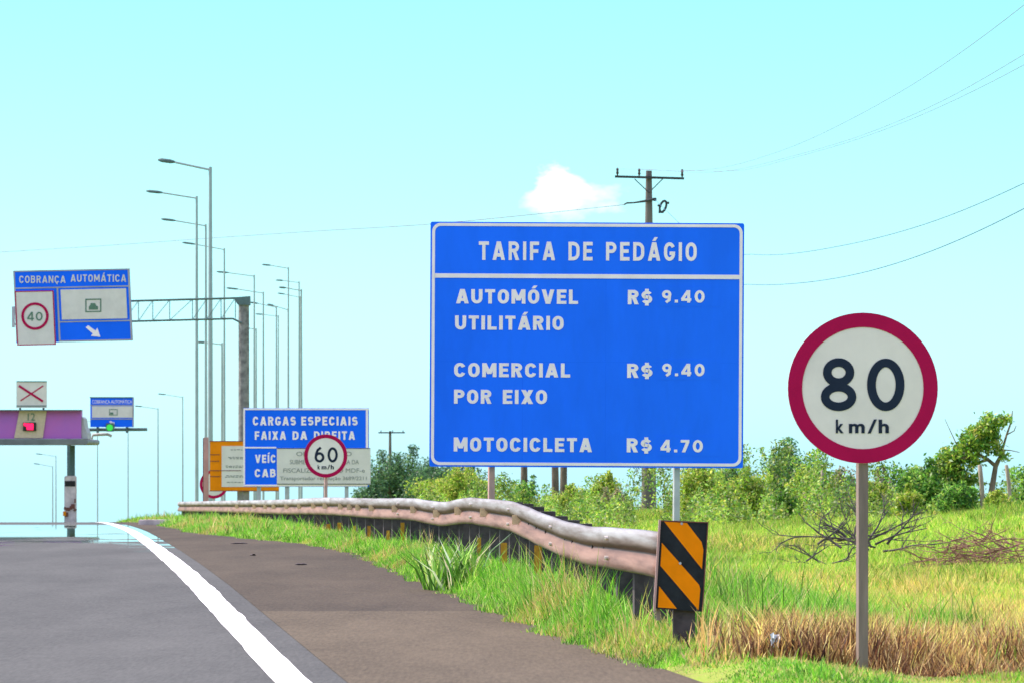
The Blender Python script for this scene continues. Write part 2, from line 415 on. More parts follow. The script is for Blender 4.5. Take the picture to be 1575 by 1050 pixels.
grid_mesh('shoulder', np.linspace(0, 1, 9), DS[(DS >= 51) & (DS < 170)], lambda X, U, D: prof(D) + 0.004, M['shoulder_dark'], sh_x)
grid_mesh('shoulder', np.linspace(0, 1, 9), DS[DS <= 51], lambda X, U, D: prof(D) + 0.004, M['shoulder_brown'], sh_x)
# painted edge line, with worn wavering edges
rng = np.random.default_rng(4)
dl = np.concatenate([np.arange(-40, 20, 5), np.arange(20, 175, 1.0), np.arange(175, 420, 10)])
wob = 0.5 * hnoise(dl, dl * 0, 1.1) * 0.02 + rng.normal(0, 0.0012, len(dl))
wob2 = 0.5 * hnoise(dl + 50, dl * 0, 1.4) * 0.025 + rng.normal(0, 0.0012, len(dl))
line_w = np.interp(dl, [0, 34, 60, 80, 110, 150], [0.23, 0.235, 0.285, 0.30, 0.25, 0.25])
vs = []; fs = []
for i, d in enumerate(dl):
    x0 = float(edge(d)) - line_w[i] / 2 + wob[i]; x1 = x0 + line_w[i] + wob2[i]; z = float(prof(d)) + 0.004
    vs += [(x0, d, z), (x1, d, z)]
    if i: fs.append((2 * i - 2, 2 * i - 1, 2 * i + 1, 2 * i))
me = bpy.data.meshes.new('edge_line'); me.from_pydata(vs, [], fs); me.update()
o = link('edge_line', me, M['white_paint']); o['kind'] = 'structure'
# dashed lane line, left of the edge line
mb = MB()
for d0 in np.arange(20, 420, 12.0):
    ds4 = np.linspace(d0, d0 + 4, 5); vv = []; ff = []
    for i, d in enumerate(ds4):
        xx = float(edge(d)) - 3.7; z = float(prof(d)) + 0.004
        vv += [(xx - 0.07, d, z), (xx + 0.07, d, z)]
        if i: ff.append((2 * i - 2, 2 * i - 1, 2 * i + 1, 2 * i))
    mb.add(vv, ff)
o = mb.build('lane_line', M['white_paint']); o['kind'] = 'structure'

# ------------------------------------------------------------------ lettering
_fc = {}
def text_raw(s, off):
    k = (s, off)
    if k in _fc: return _fc[k]
    cu = bpy.data.curves.new('t', 'FONT'); cu.body = s; cu.size = 1.0; cu.offset = off; cu.resolution_u = 4
    o = bpy.data.objects.new('t', cu); COL.objects.link(o)
    bpy.context.view_layer.update()
    me = bpy.data.meshes.new_from_object(o.evaluated_get(bpy.context.evaluated_depsgraph_get()))
    v = np.array([tuple(p.co) for p in me.vertices]); f = [tuple(p.vertices) for p in me.polygons]
    bpy.data.objects.remove(o); bpy.data.curves.remove(cu); bpy.data.meshes.remove(me)
    _fc[k] = (v, f); return v, f
CAP = {}
def text(s, x0, x1, zb, zt, y, m, parent, name='lettering', off=0.02, ref='H', th=0.004, spacing=None):
    """text between x0..x1, baseline zb to cap height zt, standing in XZ and facing -Y, th thick"""
    v, f = text_raw(s, off)
    if (ref, off) not in CAP:
        h, _ = text_raw(ref, off); CAP[(ref, off)] = (h[:, 1].min(), h[:, 1].max())
    lo, hi = CAP[(ref, off)]
    sx = (x1 - x0) / (v[:, 0].max() - v[:, 0].min()); sz = (zt - zb) / (hi - lo)
    X = x0 + (v[:, 0] - v[:, 0].min()) * sx; Z = zb + (v[:, 1] - lo) * sz
    vs = [(X[i], y, Z[i]) for i in range(len(v))]
    me = bpy.data.meshes.new(name); me.from_pydata(vs, [], f); me.update()
    bm = bmesh.new(); bm.from_mesh(me)
    bmesh.ops.recalc_face_normals(bm, faces=bm.faces)
    r = bmesh.ops.extrude_face_region(bm, geom=bm.faces[:])
    for e_ in r['geom']:
        if isinstance(e_, bmesh.types.BMVert): e_.co.y -= th
    bmesh.ops.recalc_face_normals(bm, faces=bm.faces)
    bm.to_mesh(me); bm.free()
    return link(name, me, m, parent)

# traffic lettering drawn as strokes: each glyph = (width, pieces); height 1, stroke width k
def glyphs(k):
    h = k / 2; G = {}
    def arc(cx, cy, rx, ry, a0, a1, n=14): return [(cx + rx * math.cos(R(a0 + (a1 - a0) * i / n)), cy + ry * math.sin(R(a0 + (a1 - a0) * i / n))) for i in range(n + 1)]
    def v(x, y0=0.0, y1=1.0): return ('q', [(x - h, y0), (x + h, y0), (x + h, y1), (x - h, y1)])
    def hb(y, x0, x1): return ('q', [(x0, y - h), (x1, y - h), (x1, y + h), (x0, y + h)])
    def dg(x0, y0, x1, y1, f=1.12): return ('q', [(x0 - h * f, y0), (x0 + h * f, y0), (x1 + h * f, y1), (x1 - h * f, y1)])
    def c(p): return ('c', p)
    w = 0.66; r = w / 2 - h; m = w / 2
    G['O'] = (w, [c(arc(m, 1 - h - 0.30, r, 0.30, 0, 180) + arc(m, h + 0.30, r, 0.30, 180, 360) + [(w - h, 1 - h - 0.30)])])
    G['C'] = (w, [c(arc(m, 1 - h - 0.30, r, 0.30, 22, 180) + arc(m, h + 0.30, r, 0.30, 180, 338))])
    G['G'] = (w, [c(arc(m, 1 - h - 0.30, r, 0.30, 25, 180) + arc(m, h + 0.30, r, 0.30, 180, 360) + [(w - h, 0.50)]), hb(0.50 - h, m, w - h)])
    G['U'] = (w, [c([(h, 1)] + arc(m, h + 0.28, r, 0.28, 180, 360) + [(w - h, 1)])])
    G['D'] = (w, [v(h), c([(k, 1 - h), (m - .05, 1 - h)] + arc(m - .05, 0.5 + .12, m - h + .05, 0.38 - h, 90, 0) + arc(m - .05, 0.5 - .12, m - h + .05, 0.38 - h, 0, -90) + [(k, h)])])
    def bowl(y0, y1, wd): ry = (y1 - y0) / 2 - h; return c([(k, y1 - h), (wd - h - ry * 1.0, y1 - h)] + arc(wd - h - ry, (y0 + y1) / 2, ry, ry, 90, -90) + [(k, y0 + h)])
    G['P'] = (0.62, [v(h), bowl(0.40, 1.0, 0.62)])
    G['R'] = (0.64, [v(h), bowl(0.42, 1.0, 0.62), dg(0.64 - h * 1.2, 0, 0.36, 0.43)])
    G['B'] = (0.64, [v(h), bowl(0.47, 1.0, 0.60), bowl(0.0, 0.47 + k, 0.64)])
    G['E'] = (0.56, [v(h), hb(1 - h, k, .56), hb(0.51, k, .51), hb(h, k, .56)])
    G['F'] = (0.54, [v(h), hb(1 - h, k, .54), hb(0.49, k, .50)])
    G['I'] = (k, [v(h)])
    G['L'] = (0.54, [v(h), hb(h, k, .54)])
    G['T'] = (0.60, [v(0.30, 0, 1 - k), hb(1 - h, 0, .60)])
    G['A'] = (0.74, [dg(h * 1.1, 0, 0.37 - h * .15, 1), dg(0.74 - h * 1.1, 0, 0.37 + h * .15, 1), hb(0.27, 0.17, 0.57)])
    G['V'] = (0.74, [dg(0.37 - h * .15, 0, h * 1.1, 1), dg(0.37 + h * .15, 0, 0.74 - h * 1.1, 1)])
    G['X'] = (0.72, [dg(h * 1.3, 0, 0.72 - h * 1.3, 1, 1.25), dg(0.72 - h * 1.3, 0, h * 1.3, 1, 1.25)])
    G['M'] = (0.82, [v(h), v(0.82 - h), dg(0.41, 0.22, h * 1.15, 1), dg(0.41, 0.22, 0.82 - h * 1.15, 1)])
    G['N'] = (0.68, [v(h), v(0.68 - h), dg(0.68 - h * 1.15, 0, h * 1.15, 1)])
    G['S'] = (0.62, [c(arc(.31, 1 - h - .215, .31 - h, .215, 25, 250, 16)[:-1] + [(.25, 0.545), (.38, 0.475)] + arc(.31, h + .225, .31 - h, .225, 70, -155, 16)[1:])])
    G['$'] = (0.62, [c([(x, .08 + y * .84) for x, y in G['S'][1][0][1]]), v(.31, -.08, .09), v(.31, .91, 1.08)])
    G['Ç'] = (w, G['C'][1] + [v(m, -.16, .02)])
    for a, b in (('Á', 'A'), ('Ó', 'O'), ('Í', 'I')):
        x = G[b][0] / 2; G[a] = (G[b][0], G[b][1] + [dg(x - .02, 1.07, x + .12, 1.27, 1.0)])
    G['.'] = (k * 1.05, [('q', [(0, 0), (k * 1.05, 0), (k * 1.05, k * 1.05), (0, k * 1.05)])])
    G['0'] = (0.70, [c(arc(.35, .5, .35 - h, .5 - h, 0, 360, 40))])
    G['8'] = (0.68, [c(arc(.34, .735, .30 - h, .265 - h * .9, 0, 360, 32)), c(arc(.34, .27, .34 - h, .27 - h, 0, 360, 32))])
    G['9'] = (0.66, [c(arc(.33, .66, .33 - h, .34 - h, 0, 360, 32)), c([(.66 - h, .66), (.63 - h, .45)] + [(.50, .20), (.28, .02)])])
    G['6'] = (0.66, [c(arc(.33, .34, .33 - h, .34 - h, 0, 360, 32)), c([(h, .34), (h + .03, .55), (.20, .80), (.42, .98)])])
    G['4'] = (0.70, [v(.52, 0, 1), hb(.24, 0, .70), dg(h * .9, .24 + h * .6, .50, 1, 1.2)])
    G['7'] = (0.60, [hb(1 - h, 0, .60), dg(.20, 0, .60 - h * 1.1, 1 - k * .9)])
    G[' '] = (0.36, [])
    return G
def ribbon(p, k):
    closed = (Vector(p[0]) - Vector(p[-1])).length < 1e-5
    q = [Vector(a) for a in (p[:-1] if closed else p)]; n = len(q)
    q = [q[i] for i in range(n) if i == 0 or (q[i] - q[i - 1]).length > 1e-5]; n = len(q); L, Rr = [], []
    for i in range(n):
        a = q[i - 1] if (i or closed) else q[i]; b = q[(i + 1) % n] if (i < n - 1 or closed) else q[i]
        t1 = (q[i] - a).normalized() if (q[i] - a).length > 0 else (b - q[i]).normalized()
        t2 = (b - q[i]).normalized() if (b - q[i]).length > 0 else t1
        t = (t1 + t2).normalized(); nn = Vector((-t.y, t.x)); s_ = min(1.5, 1 / max(0.3, nn.dot(Vector((-t1.y, t1.x)))))
        L.append(q[i] + nn * k / 2 * s_); Rr.append(q[i] - nn * k / 2 * s_)
    return L, Rr, closed
_gl = {}
def stroke_text(s, x0, x1, zb, zt, y, m, parent, k=0.2, gap=0.20, th=0.005, name='lettering'):
    if k not in _gl: _gl[k] = glyphs(k)
    G = _gl[k]
    tot = sum(G[c_][0] for c_ in s) + gap * (len(s) - 1); sx = (x1 - x0) / tot; sz = zt - zb
    mb = MB(); x = 0.0; lay = 0
    for c_ in s:
        wd, pcs = G[c_]
        for kind, p in pcs:
            yy = y - th - 0.00025 * (lay % 5); lay += 1
            if kind == 'q': mb.prism_xz([(x0 + (x + a) * sx, zb + b * sz) for a, b in p], yy, y)
            else:
                L, Rr, cl_ = ribbon(p, k); n = len(L)
                f = lambda v_: (x0 + (x + v_.x) * sx, zb + v_.y * sz)
                for i in range(n if cl_ else n - 1):
                    j = (i + 1) % n
                    mb.prism_xz([f(L[i]), f(L[j]), f(Rr[j]), f(Rr[i])], yy, y)
        x += wd + gap
    return mb.build(name, m, parent)

class SF:
    """a sign frame: local metres from photo pixels at the sign's distance"""
    def __init__(s, px, d, zbase=None):
        s.d = d; s.x = PX(px, d); s.z = gz(s.x, d) if zbase is None else zbase
    def X(s, px): return PX(px, s.d) - s.x
    def Z(s, py): return PZ(py, s.d) - s.z
    def L(s, n): return n * s.d / F
    def loc(s): return (s.x, s.d, s.z)

# ------------------------------------------------------------------ toll fare sign
def fare_sign():
    f = SF(900, 75)
    t = empty('toll_fare_sign', f.loc(), 'large blue toll fare board headed TARIFA DE PEDÁGIO behind the guardrail', 'road sign', ry=R(0.3))
    p = MB().prism_xz(rrect(f.X(659.5), f.Z(718), f.X(1142), f.Z(342.5), 0.03), -0.02, 0.02).build('panel', M['sign_blue'], t)
    mb = MB()
    for zz in (400, 520, 650): mb.box((0.02, 0.045, f.Z(zz)), (f.L(470), 0.04, 0.07))
    mb.build('back_rail', M['galv'], p)
    mb = MB().ring_xz(rrect(f.X(662), f.Z(715.5), f.X(1139.5), f.Z(344.5), f.L(13)), rrect(f.X(666.6), f.Z(711), f.X(1135), f.Z(349), f.L(9)), -0.026, -0.0205)
    mb.build('border', M['sign_white'], p)
    MB().box((f.X(901), -0.0245, f.Z(425.3)), (f.L(468.2), 0.005, f.L(6.6))).build('divider', M['sign_white'], p)
    for s, a, b, zt, zb, off in (
        ('TARIFA DE PEDÁGIO', 734, 1069, 372.5, 401, 0.022), ('AUTOMÓVEL', 699.5, 887, 446, 468, 0.028), ('UTILITÁRIO', 698, 865, 486.5, 508, 0.028),
        ('COMERCIAL', 697, 875.5, 558.5, 580, 0.028), ('POR EIXO', 697, 840, 599.5, 621, 0.028), ('MOTOCICLETA', 697, 909.5, 673, 694.5, 0.028),
        ('R$', 963.5, 1001, 446, 468, 0.026), ('R$', 963, 1002, 558.5, 580, 0.026), ('R$', 963, 1001.5, 673, 694.5, 0.026)):
        stroke_text(s, f.X(a), f.X(b), f.Z(zb), f.Z(zt), -0.0204, M['sign_white'], p, k=0.19 if zt < 400 else 0.215, gap=0.22 if zt < 400 else 0.15)
    for s, a, b, zt, zb in (('9.40', 1016, 1081.5, 446, 465), ('9.40', 1017, 1082, 558, 577), ('4.70', 1015, 1080, 675, 694)):
        q = MB().box((f.X(1058), -0.0215, f.Z((zt + zb) / 2)), (f.L(96), 0.003, f.L(31))).build('price_plate', M['sign_blue'], p)
        stroke_text(s, f.X(a), f.X(b), f.Z(zb), f.Z(zt), -0.0232, M['sign_white'], q, k=0.21, gap=0.24)
    for x0, x1, y0, y1 in ((660.5, 1141.5, 556.4, 556.9), (929.6, 930.1, 430, 555), (929.6, 930.1, 558, 710), (802, 802.5, 558, 710)):
        MB().box((f.X((x0 + x1) / 2), -0.0201, f.Z((y0 + y1) / 2)), (f.L(x1 - x0), 0.0012, f.L(y1 - y0))).build('panel_seam', M['sign_blue_far'], p)
    for a, m in ((755, 'post_pink'), (1040, 'galv')):
        MB().box((f.X(a), 0.105, f.Z(560) / 2 - 0.2), (0.085, 0.08, f.Z(560) + 0.4), rz=R(14)).build('post', M[m], t)
fare_sign()

# ------------------------------------------------------------------ round speed limit signs
def speed_sign(px, py, d, r_px, ri_px, num, spans, unit, label, post_w, post_m, zbase=None, off=0.012, unit_off=0.03, rz=0):
    f = SF(px, d, zbase)
    t = empty('speed_limit_sign', f.loc(), label, 'road sign')
    cz = f.Z(py)
    disc = MB().prism_xz(circle(0, cz, f.L(r_px)), -0.006, 0.006).build('disc', M['sign_cream'], t)
    MB().ring_xz(circle(0, cz, f.L(r_px) - 0.001), circle(0, cz, f.L(ri_px)), -0.0105, -0.0065).build('red_ring', M['sign_red'], disc)
    for s, a, b, zt, zb in spans:
        stroke_text(s, f.X(a), f.X(b), f.Z(zb), f.Z(zt), -0.0064, M['sign_ink'], disc, k=0.165, th=0.003)
    s, a, b, zt, zb = unit
    for ch, u0, u1 in (('k', 0.0, 0.148), ('m', 0.246, 0.545), ('/', 0.60, 0.775), ('h', 0.807, 1.0)):
        text(ch, f.X(a + (b - a) * u0), f.X(a + (b - a) * u1), f.Z(zb), f.Z(zt), -0.0064, M['sign_ink'], disc, off=unit_off * (0.5 if ch == '/' else 1), ref='k', th=0.004)
    top = cz + f.L(r_px) * 0.5
    MB().box((0, 0.065, top / 2 - 0.25), (post_w, post_w * 1.3, top + 0.5), rz=R(9), bev=0.003).build('post', M[post_m], t)
    for zz in (0.3, -0.3):
        MB().box((0, 0.017, cz + zz * f.L(r_px)), (f.L(r_px) * 0.9, 0.02, 0.05)).build('bracket', M['galv'], t)
speed_sign(1327, 596.5, 35, 115.5, 93.3, '80', (('8', 1262.5, 1317, 551, 631.5), ('0', 1333.5, 1391, 551, 631.5)), ('km/h', 1285.5, 1367, 644.5, 665.5),
           'round red ringed sign reading 80 km/h on a brown post in the grass', 0.066, 'post_wood')
speed_sign(501, 700.5, 121, 33.3, 27.6, '60', (('6', 483.8, 499, 687, 710.5), ('0', 503.8, 519.5, 687, 710.5)), ('km/h', 488.5, 513.5, 714, 721),
           'small round red ringed sign reading 60 km/h before the special loads board', 0.07, 'post_pink', off=0.02, unit_off=0.035)

# sign whose left edge and foot show beside and under the orange board
def hidden_sign():
    f = SF(329, 190)
    t = empty('prohibition_sign', f.loc(), 'round red rimmed sign nearly hidden behind the orange board', 'road sign')
    cz = f.Z(744)
    disc = MB().prism_xz(circle(0, cz, f.L(22)), -0.01, 0.01).build('disc', M['sign_grey'], t)
    MB().ring_xz(circle(0, cz, f.L(22) - 0.002), circle(0, cz, f.L(17.5)), -0.018, -0.0105).build('red_ring', M['sign_red'], disc)
    MB().box((0, 0.08, cz / 2), (0.09, 0.09, cz)).build('post', M['galv'], t)
hidden_sign()

# ------------------------------------------------------------------ special loads board
def cargo_sign():
    f = SF(470, 150)
    t = empty('lane_guidance_sign', f.loc(), 'blue board reading CARGAS ESPECIAIS FAIXA DA DIREITA with a grey panel over its lower half', 'road sign')
    p = MB().box((f.X(471), 0, f.Z(687.3)), (f.L(193), 0.06, f.L(121))).build('panel', M['sign_blue_far'], t)
    mb = MB()
    y = -0.038
    mb.box((f.X(471), y, f.Z(628.5)), (f.L(193), 0.016, f.L(2.6)))
    mb.box((f.X(375.6), y, f.Z(687.4)), (f.L(2.6), 0.016, f.L(115.2)))
    mb.box((f.X(564.6), y, f.Z(659)), (f.L(3.6), 0.016, f.L(58)))
    mb.box((f.X(470), y, f.Z(745.8)), (f.L(191), 0.016, f.L(2.8)))
    mb.build('border', M['sign_white'], p)
    MB().box((f.X(401), y, f.Z(687.6)), (f.L(48), 0.014, f.L(2.2))).build('divider', M['sign_white'], p)
    for s, a, b, zt, zb in (('CARGAS', 389, 455, 640, 653.5), ('ESPECIAIS', 463.5, 550, 640, 653.5), ('FAIXA', 392, 440, 662.5, 675.5), ('DA', 450, 472.5, 662.5, 675.5),
                            ('DIREITA', 483, 546, 662.5, 675.5), ('VEÍC', 392.5, 424, 698.5, 711), ('CAB', 392, 424, 720.5, 733)):
        stroke_text(s, f.X(a), f.X(b), f.Z(zb), f.Z(zt), -0.0305, M['sign_white'], p, k=0.21, th=0.012)
    q = MB().box((f.X(498), -0.052, f.Z(716.5)), (f.L(144), 0.03, f.L(56.5))).build('cover_panel', M['sign_grey'], t)
    mb = MB(); mb.box((f.X(498), -0.071, f.Z(743.6)), (f.L(143), 0.006, f.L(1.0))); mb.box((f.X(498), -0.071, f.Z(688.9)), (f.L(143), 0.006, f.L(0.9)))
    mb.build('panel_trim', M['sign_ink'], q)
    for s, a, b, zt, zb in (('OBRIGATÓRIO', 456, 541, 694, 700.5), ('SUBMETER-SE À BALANÇA DA', 446, 552, 706.5, 713), ('FISCALIZAÇÃO DO MDF-e', 436, 561, 719.5, 726), ('Transportador resolução 3689/2211', 431, 564, 732, 737.5)):
        text(s, f.X(a), f.X(b), f.Z(zb), f.Z(zt), -0.0675, M['sign_faint'], q, off=0.0, th=0.006)
    for a in (398, 441, 500, 533):
        MB().box((f.X(a), 0.10, f.Z(660) / 2 - 0.1), (0.11, 0.12, f.Z(660) + 0.2)).build('post', M['galv'], t)
cargo_sign()

# ------------------------------------------------------------------ orange board behind it
def orange_sign():
    f = SF(380, 176)
    t = empty('information_sign', f.loc(), 'orange board with a pale text panel, half hidden behind the blue special loads board', 'road sign')
    p = MB().box((f.X(376), 0, f.Z(716)), (f.L(106), 0.06, f.L(77))).build('panel', M['sign_orange'], t)
    mb = MB()
    for zz, x0, x1 in ((698.5, 323, 338), (708.5, 323, 337), (723, 323, 371), (732, 323, 339), (677.8, 322, 429), (754.2, 322, 429)):
        mb.box((f.X((x0 + x1) / 2), -0.058, f.Z(zz)), (f.L(x1 - x0), 0.008, f.L(1.0)))
    mb.build('dark_trim', M['rust_edge'], p)
    q = MB().box((f.X(382.5), -0.041, f.Z(716.5)), (f.L(83), 0.02, f.L(63))).build('text_panel', M['sign_grey'], t)
    mb = MB(); rr = random.Random(3)
    for zz, x0 in ((691, 355), (702.5, 351), (704.5, 353), (716, 347), (718, 348), (731, 348), (733, 346), (741, 349)):
        x = x0
        while x < 410:
            w = rr.uniform(2.5, 6); mb.box((f.X(x + w / 2), -0.0525, f.Z(zz + rr.uniform(-.2, .2))), (f.L(w), 0.003, f.L(1.3))); x += w + 1.2
    mb.build('lettering', M['sign_faint'], q)
    for a, w in ((368.5, 0.17), (378, 0.20)):
        MB().box((f.X(a), 0.15, f.Z(700) / 2), (w, 0.16, f.Z(700) + 0.2)).build('post', M['concrete'], t)
orange_sign()
f_ = SF(317, 178)
t_ = empty('slender_post', f_.loc(), 'tall slim pinkish post standing at the left edge of the orange board', 'post')
MB().box((0, 0, f_.Z(672) / 2 - 0.1), (f_.L(7.5), 0.14, f_.Z(672) + 0.2), bev=0.01).build('shaft', M['post_pink'], t_)
MB().box((-f_.L(4.2), -0.005, f_.Z(672) / 2 - 0.1), (f_.L(1.3), 0.10, f_.Z(672) + 0.16)).build('rust_strip', M['rust_edge'], t_)

# ------------------------------------------------------------------ striped end marker
def marker():
    f = SF(1052, 38.5)
    t = empty('hazard_marker', f.loc(), 'orange and black striped hazard plate at the near end of the guardrail', 'hazard marker')
    A = [(1016.5, 799), (1088, 802), (1079.5, 940), (1008, 935)]       # tl tr br bl
    A = [(f.X(a), f.Z(b)) for a, b in A]
    def uv(u, v):
        tl, tr, br, bl = A
        return ((1 - u) * (1 - v) * tl[0] + u * (1 - v) * tr[0] + u * v * br[0] + (1 - u) * v * bl[0],
                (1 - u) * (1 - v) * tl[1] + u * (1 - v) * tr[1] + u * v * br[1] + (1 - u) * v * bl[1])
    p = MB().prism_xz(A[::-1], -0.01, 0.03).build('plate', M['marker_black'], t)
    for poly in ([(0.10, 0.01), (0.53, 0.02), (0.78, 0.20), (0.92, 0.34), (0.93, 0.505)],
                 [(0.06, 0.27), (0.07, 0.50), (0.93, 0.985), (0.93, 0.74), (0.87, 0.70)],
                 [(0.05, 0.745), (0.05, 0.985), (0.46, 0.985)]):
        if len(poly) == 5 and poly[0][1] > 0.2: poly = [(0.05, 0.255), (0.90, 0.70), (0.935, 0.75), (0.925, 0.985), (0.05, 0.515)]
        if poly[0] == (0.10, 0.01): poly = [(0.07, 0.015), (0.56, 0.02), (0.90, 0.225), (0.95, 0.31), (0.945, 0.525)]
        MB().prism_xz([uv(*q) for q in poly], -0.0125, -0.0104).build('orange_stripe', M['marker_orange'], p)
    # folded rims
    mb = MB()
    tl, tr, br, bl = A; w = 0.016
    mb.prism_xz([(tl[0] - w, tl[1] + 0.002), (tl[0], tl[1] + 0.002), (bl[0], bl[1] - 0.02), (bl[0] - w, bl[1] - 0.02)], -0.03, 0.05)
    mb.build('left_rim', M['post_pink'], p)
    mb = MB(); mb.prism_xz([(tr[0], tr[1]), (tr[0] + 0.008, tr[1]), (br[0] + 0.008, br[1]), br], -0.02, 0.03); mb.build('right_rim', M['rust_edge'], p)
    MB().prism_xz([(tl[0], tl[1]), (tr[0], tr[1]), (tr[0], tr[1] - 0.008), (tl[0], tl[1] - 0.009)], -0.017, -0.0128).build('top_rim', M['rust_edge'], p)
    for u, v in ((0.45, 0.03), (0.47, 0.475)):
        x, z = uv(u, v); MB().tube([(x, -0.022, z), (x, -0.0128, z)], 0.010, 8).build('bolt', M['galv'], p)
    MB().box((f.X(1052.5), 0.09, f.Z(880) / 2 - 0.2), (f.L(34), 0.11, f.Z(880) + 0.4), bev=0.004).build('post', M['rail_post'], t)
    MB().box((f.X(1012.5), 0.05, f.Z(942)), (0.028, 0.04, 0.11)).build('side_strut', M['post_wood'], t)
marker()

# ------------------------------------------------------------------ guardrail
RP = [(1012, 816, 40), (960, 812, 42.3), (897, 809, 46.5), (838, 793, 53), (788, 772, 59.5), (755, 767, 65), (719, 765.5, 70), (693, 771, 73.5), (640, 766, 81),
      (580, 766, 90), (500, 764.5, 103), (440, 767.5, 120), (400, 768.5, 133), (340, 769.5, 156), (275, 771, 186)]
_rd = np.array([p[2] for p in RP], float)
_rx = np.array([PX(p[0], p[2]) for p in RP]); _rz = np.array([PZ(p[1], p[2]) for p in RP])
def cub(d, xs, ys):
    d = np.atleast_1d(np.asarray(d, float)); m = np.gradient(ys, xs)
    i = np.clip(np.searchsorted(xs, d) - 1, 0, len(xs) - 2); h = xs[i + 1] - xs[i]; t = (d - xs[i]) / h
    return (2 * t**3 - 3 * t**2 + 1) * ys[i] + (t**3 - 2 * t**2 + t) * h * m[i] + (-2 * t**3 + 3 * t**2) * ys[i + 1] + (t**3 - t**2) * h * m[i + 1]
_fit = np.polyfit(_rd, _rx, 4)
def railx(d): return np.where(np.asarray(d) < 40, _rx[0] * .5 + .5 * np.polyval(_fit, 40.0) + 0.07 * (40 - np.asarray(d)), np.interp(d, _rd, 0.5 * _rx + 0.5 * np.polyval(_fit, _rd)))
def railz(d): return cub(np.clip(d, 40, 186), _rd, _rz)
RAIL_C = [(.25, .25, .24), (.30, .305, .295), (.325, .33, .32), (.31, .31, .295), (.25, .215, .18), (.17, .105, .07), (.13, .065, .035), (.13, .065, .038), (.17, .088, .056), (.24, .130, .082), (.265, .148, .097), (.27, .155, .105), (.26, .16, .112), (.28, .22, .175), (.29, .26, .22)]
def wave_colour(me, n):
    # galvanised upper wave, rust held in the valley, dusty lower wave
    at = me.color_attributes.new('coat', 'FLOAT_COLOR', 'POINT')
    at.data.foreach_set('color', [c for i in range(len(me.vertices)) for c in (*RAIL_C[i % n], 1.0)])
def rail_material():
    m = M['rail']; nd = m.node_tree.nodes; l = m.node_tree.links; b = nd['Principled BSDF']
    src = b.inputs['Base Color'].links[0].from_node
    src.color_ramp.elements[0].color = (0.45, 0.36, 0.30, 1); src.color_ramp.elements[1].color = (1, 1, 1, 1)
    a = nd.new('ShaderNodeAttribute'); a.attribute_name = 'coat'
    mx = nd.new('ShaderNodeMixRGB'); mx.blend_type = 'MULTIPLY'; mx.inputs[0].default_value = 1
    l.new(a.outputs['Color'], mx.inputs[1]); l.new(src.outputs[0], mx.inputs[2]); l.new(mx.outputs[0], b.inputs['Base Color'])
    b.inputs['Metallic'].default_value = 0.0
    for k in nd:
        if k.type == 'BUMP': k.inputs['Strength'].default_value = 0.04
rail_material()
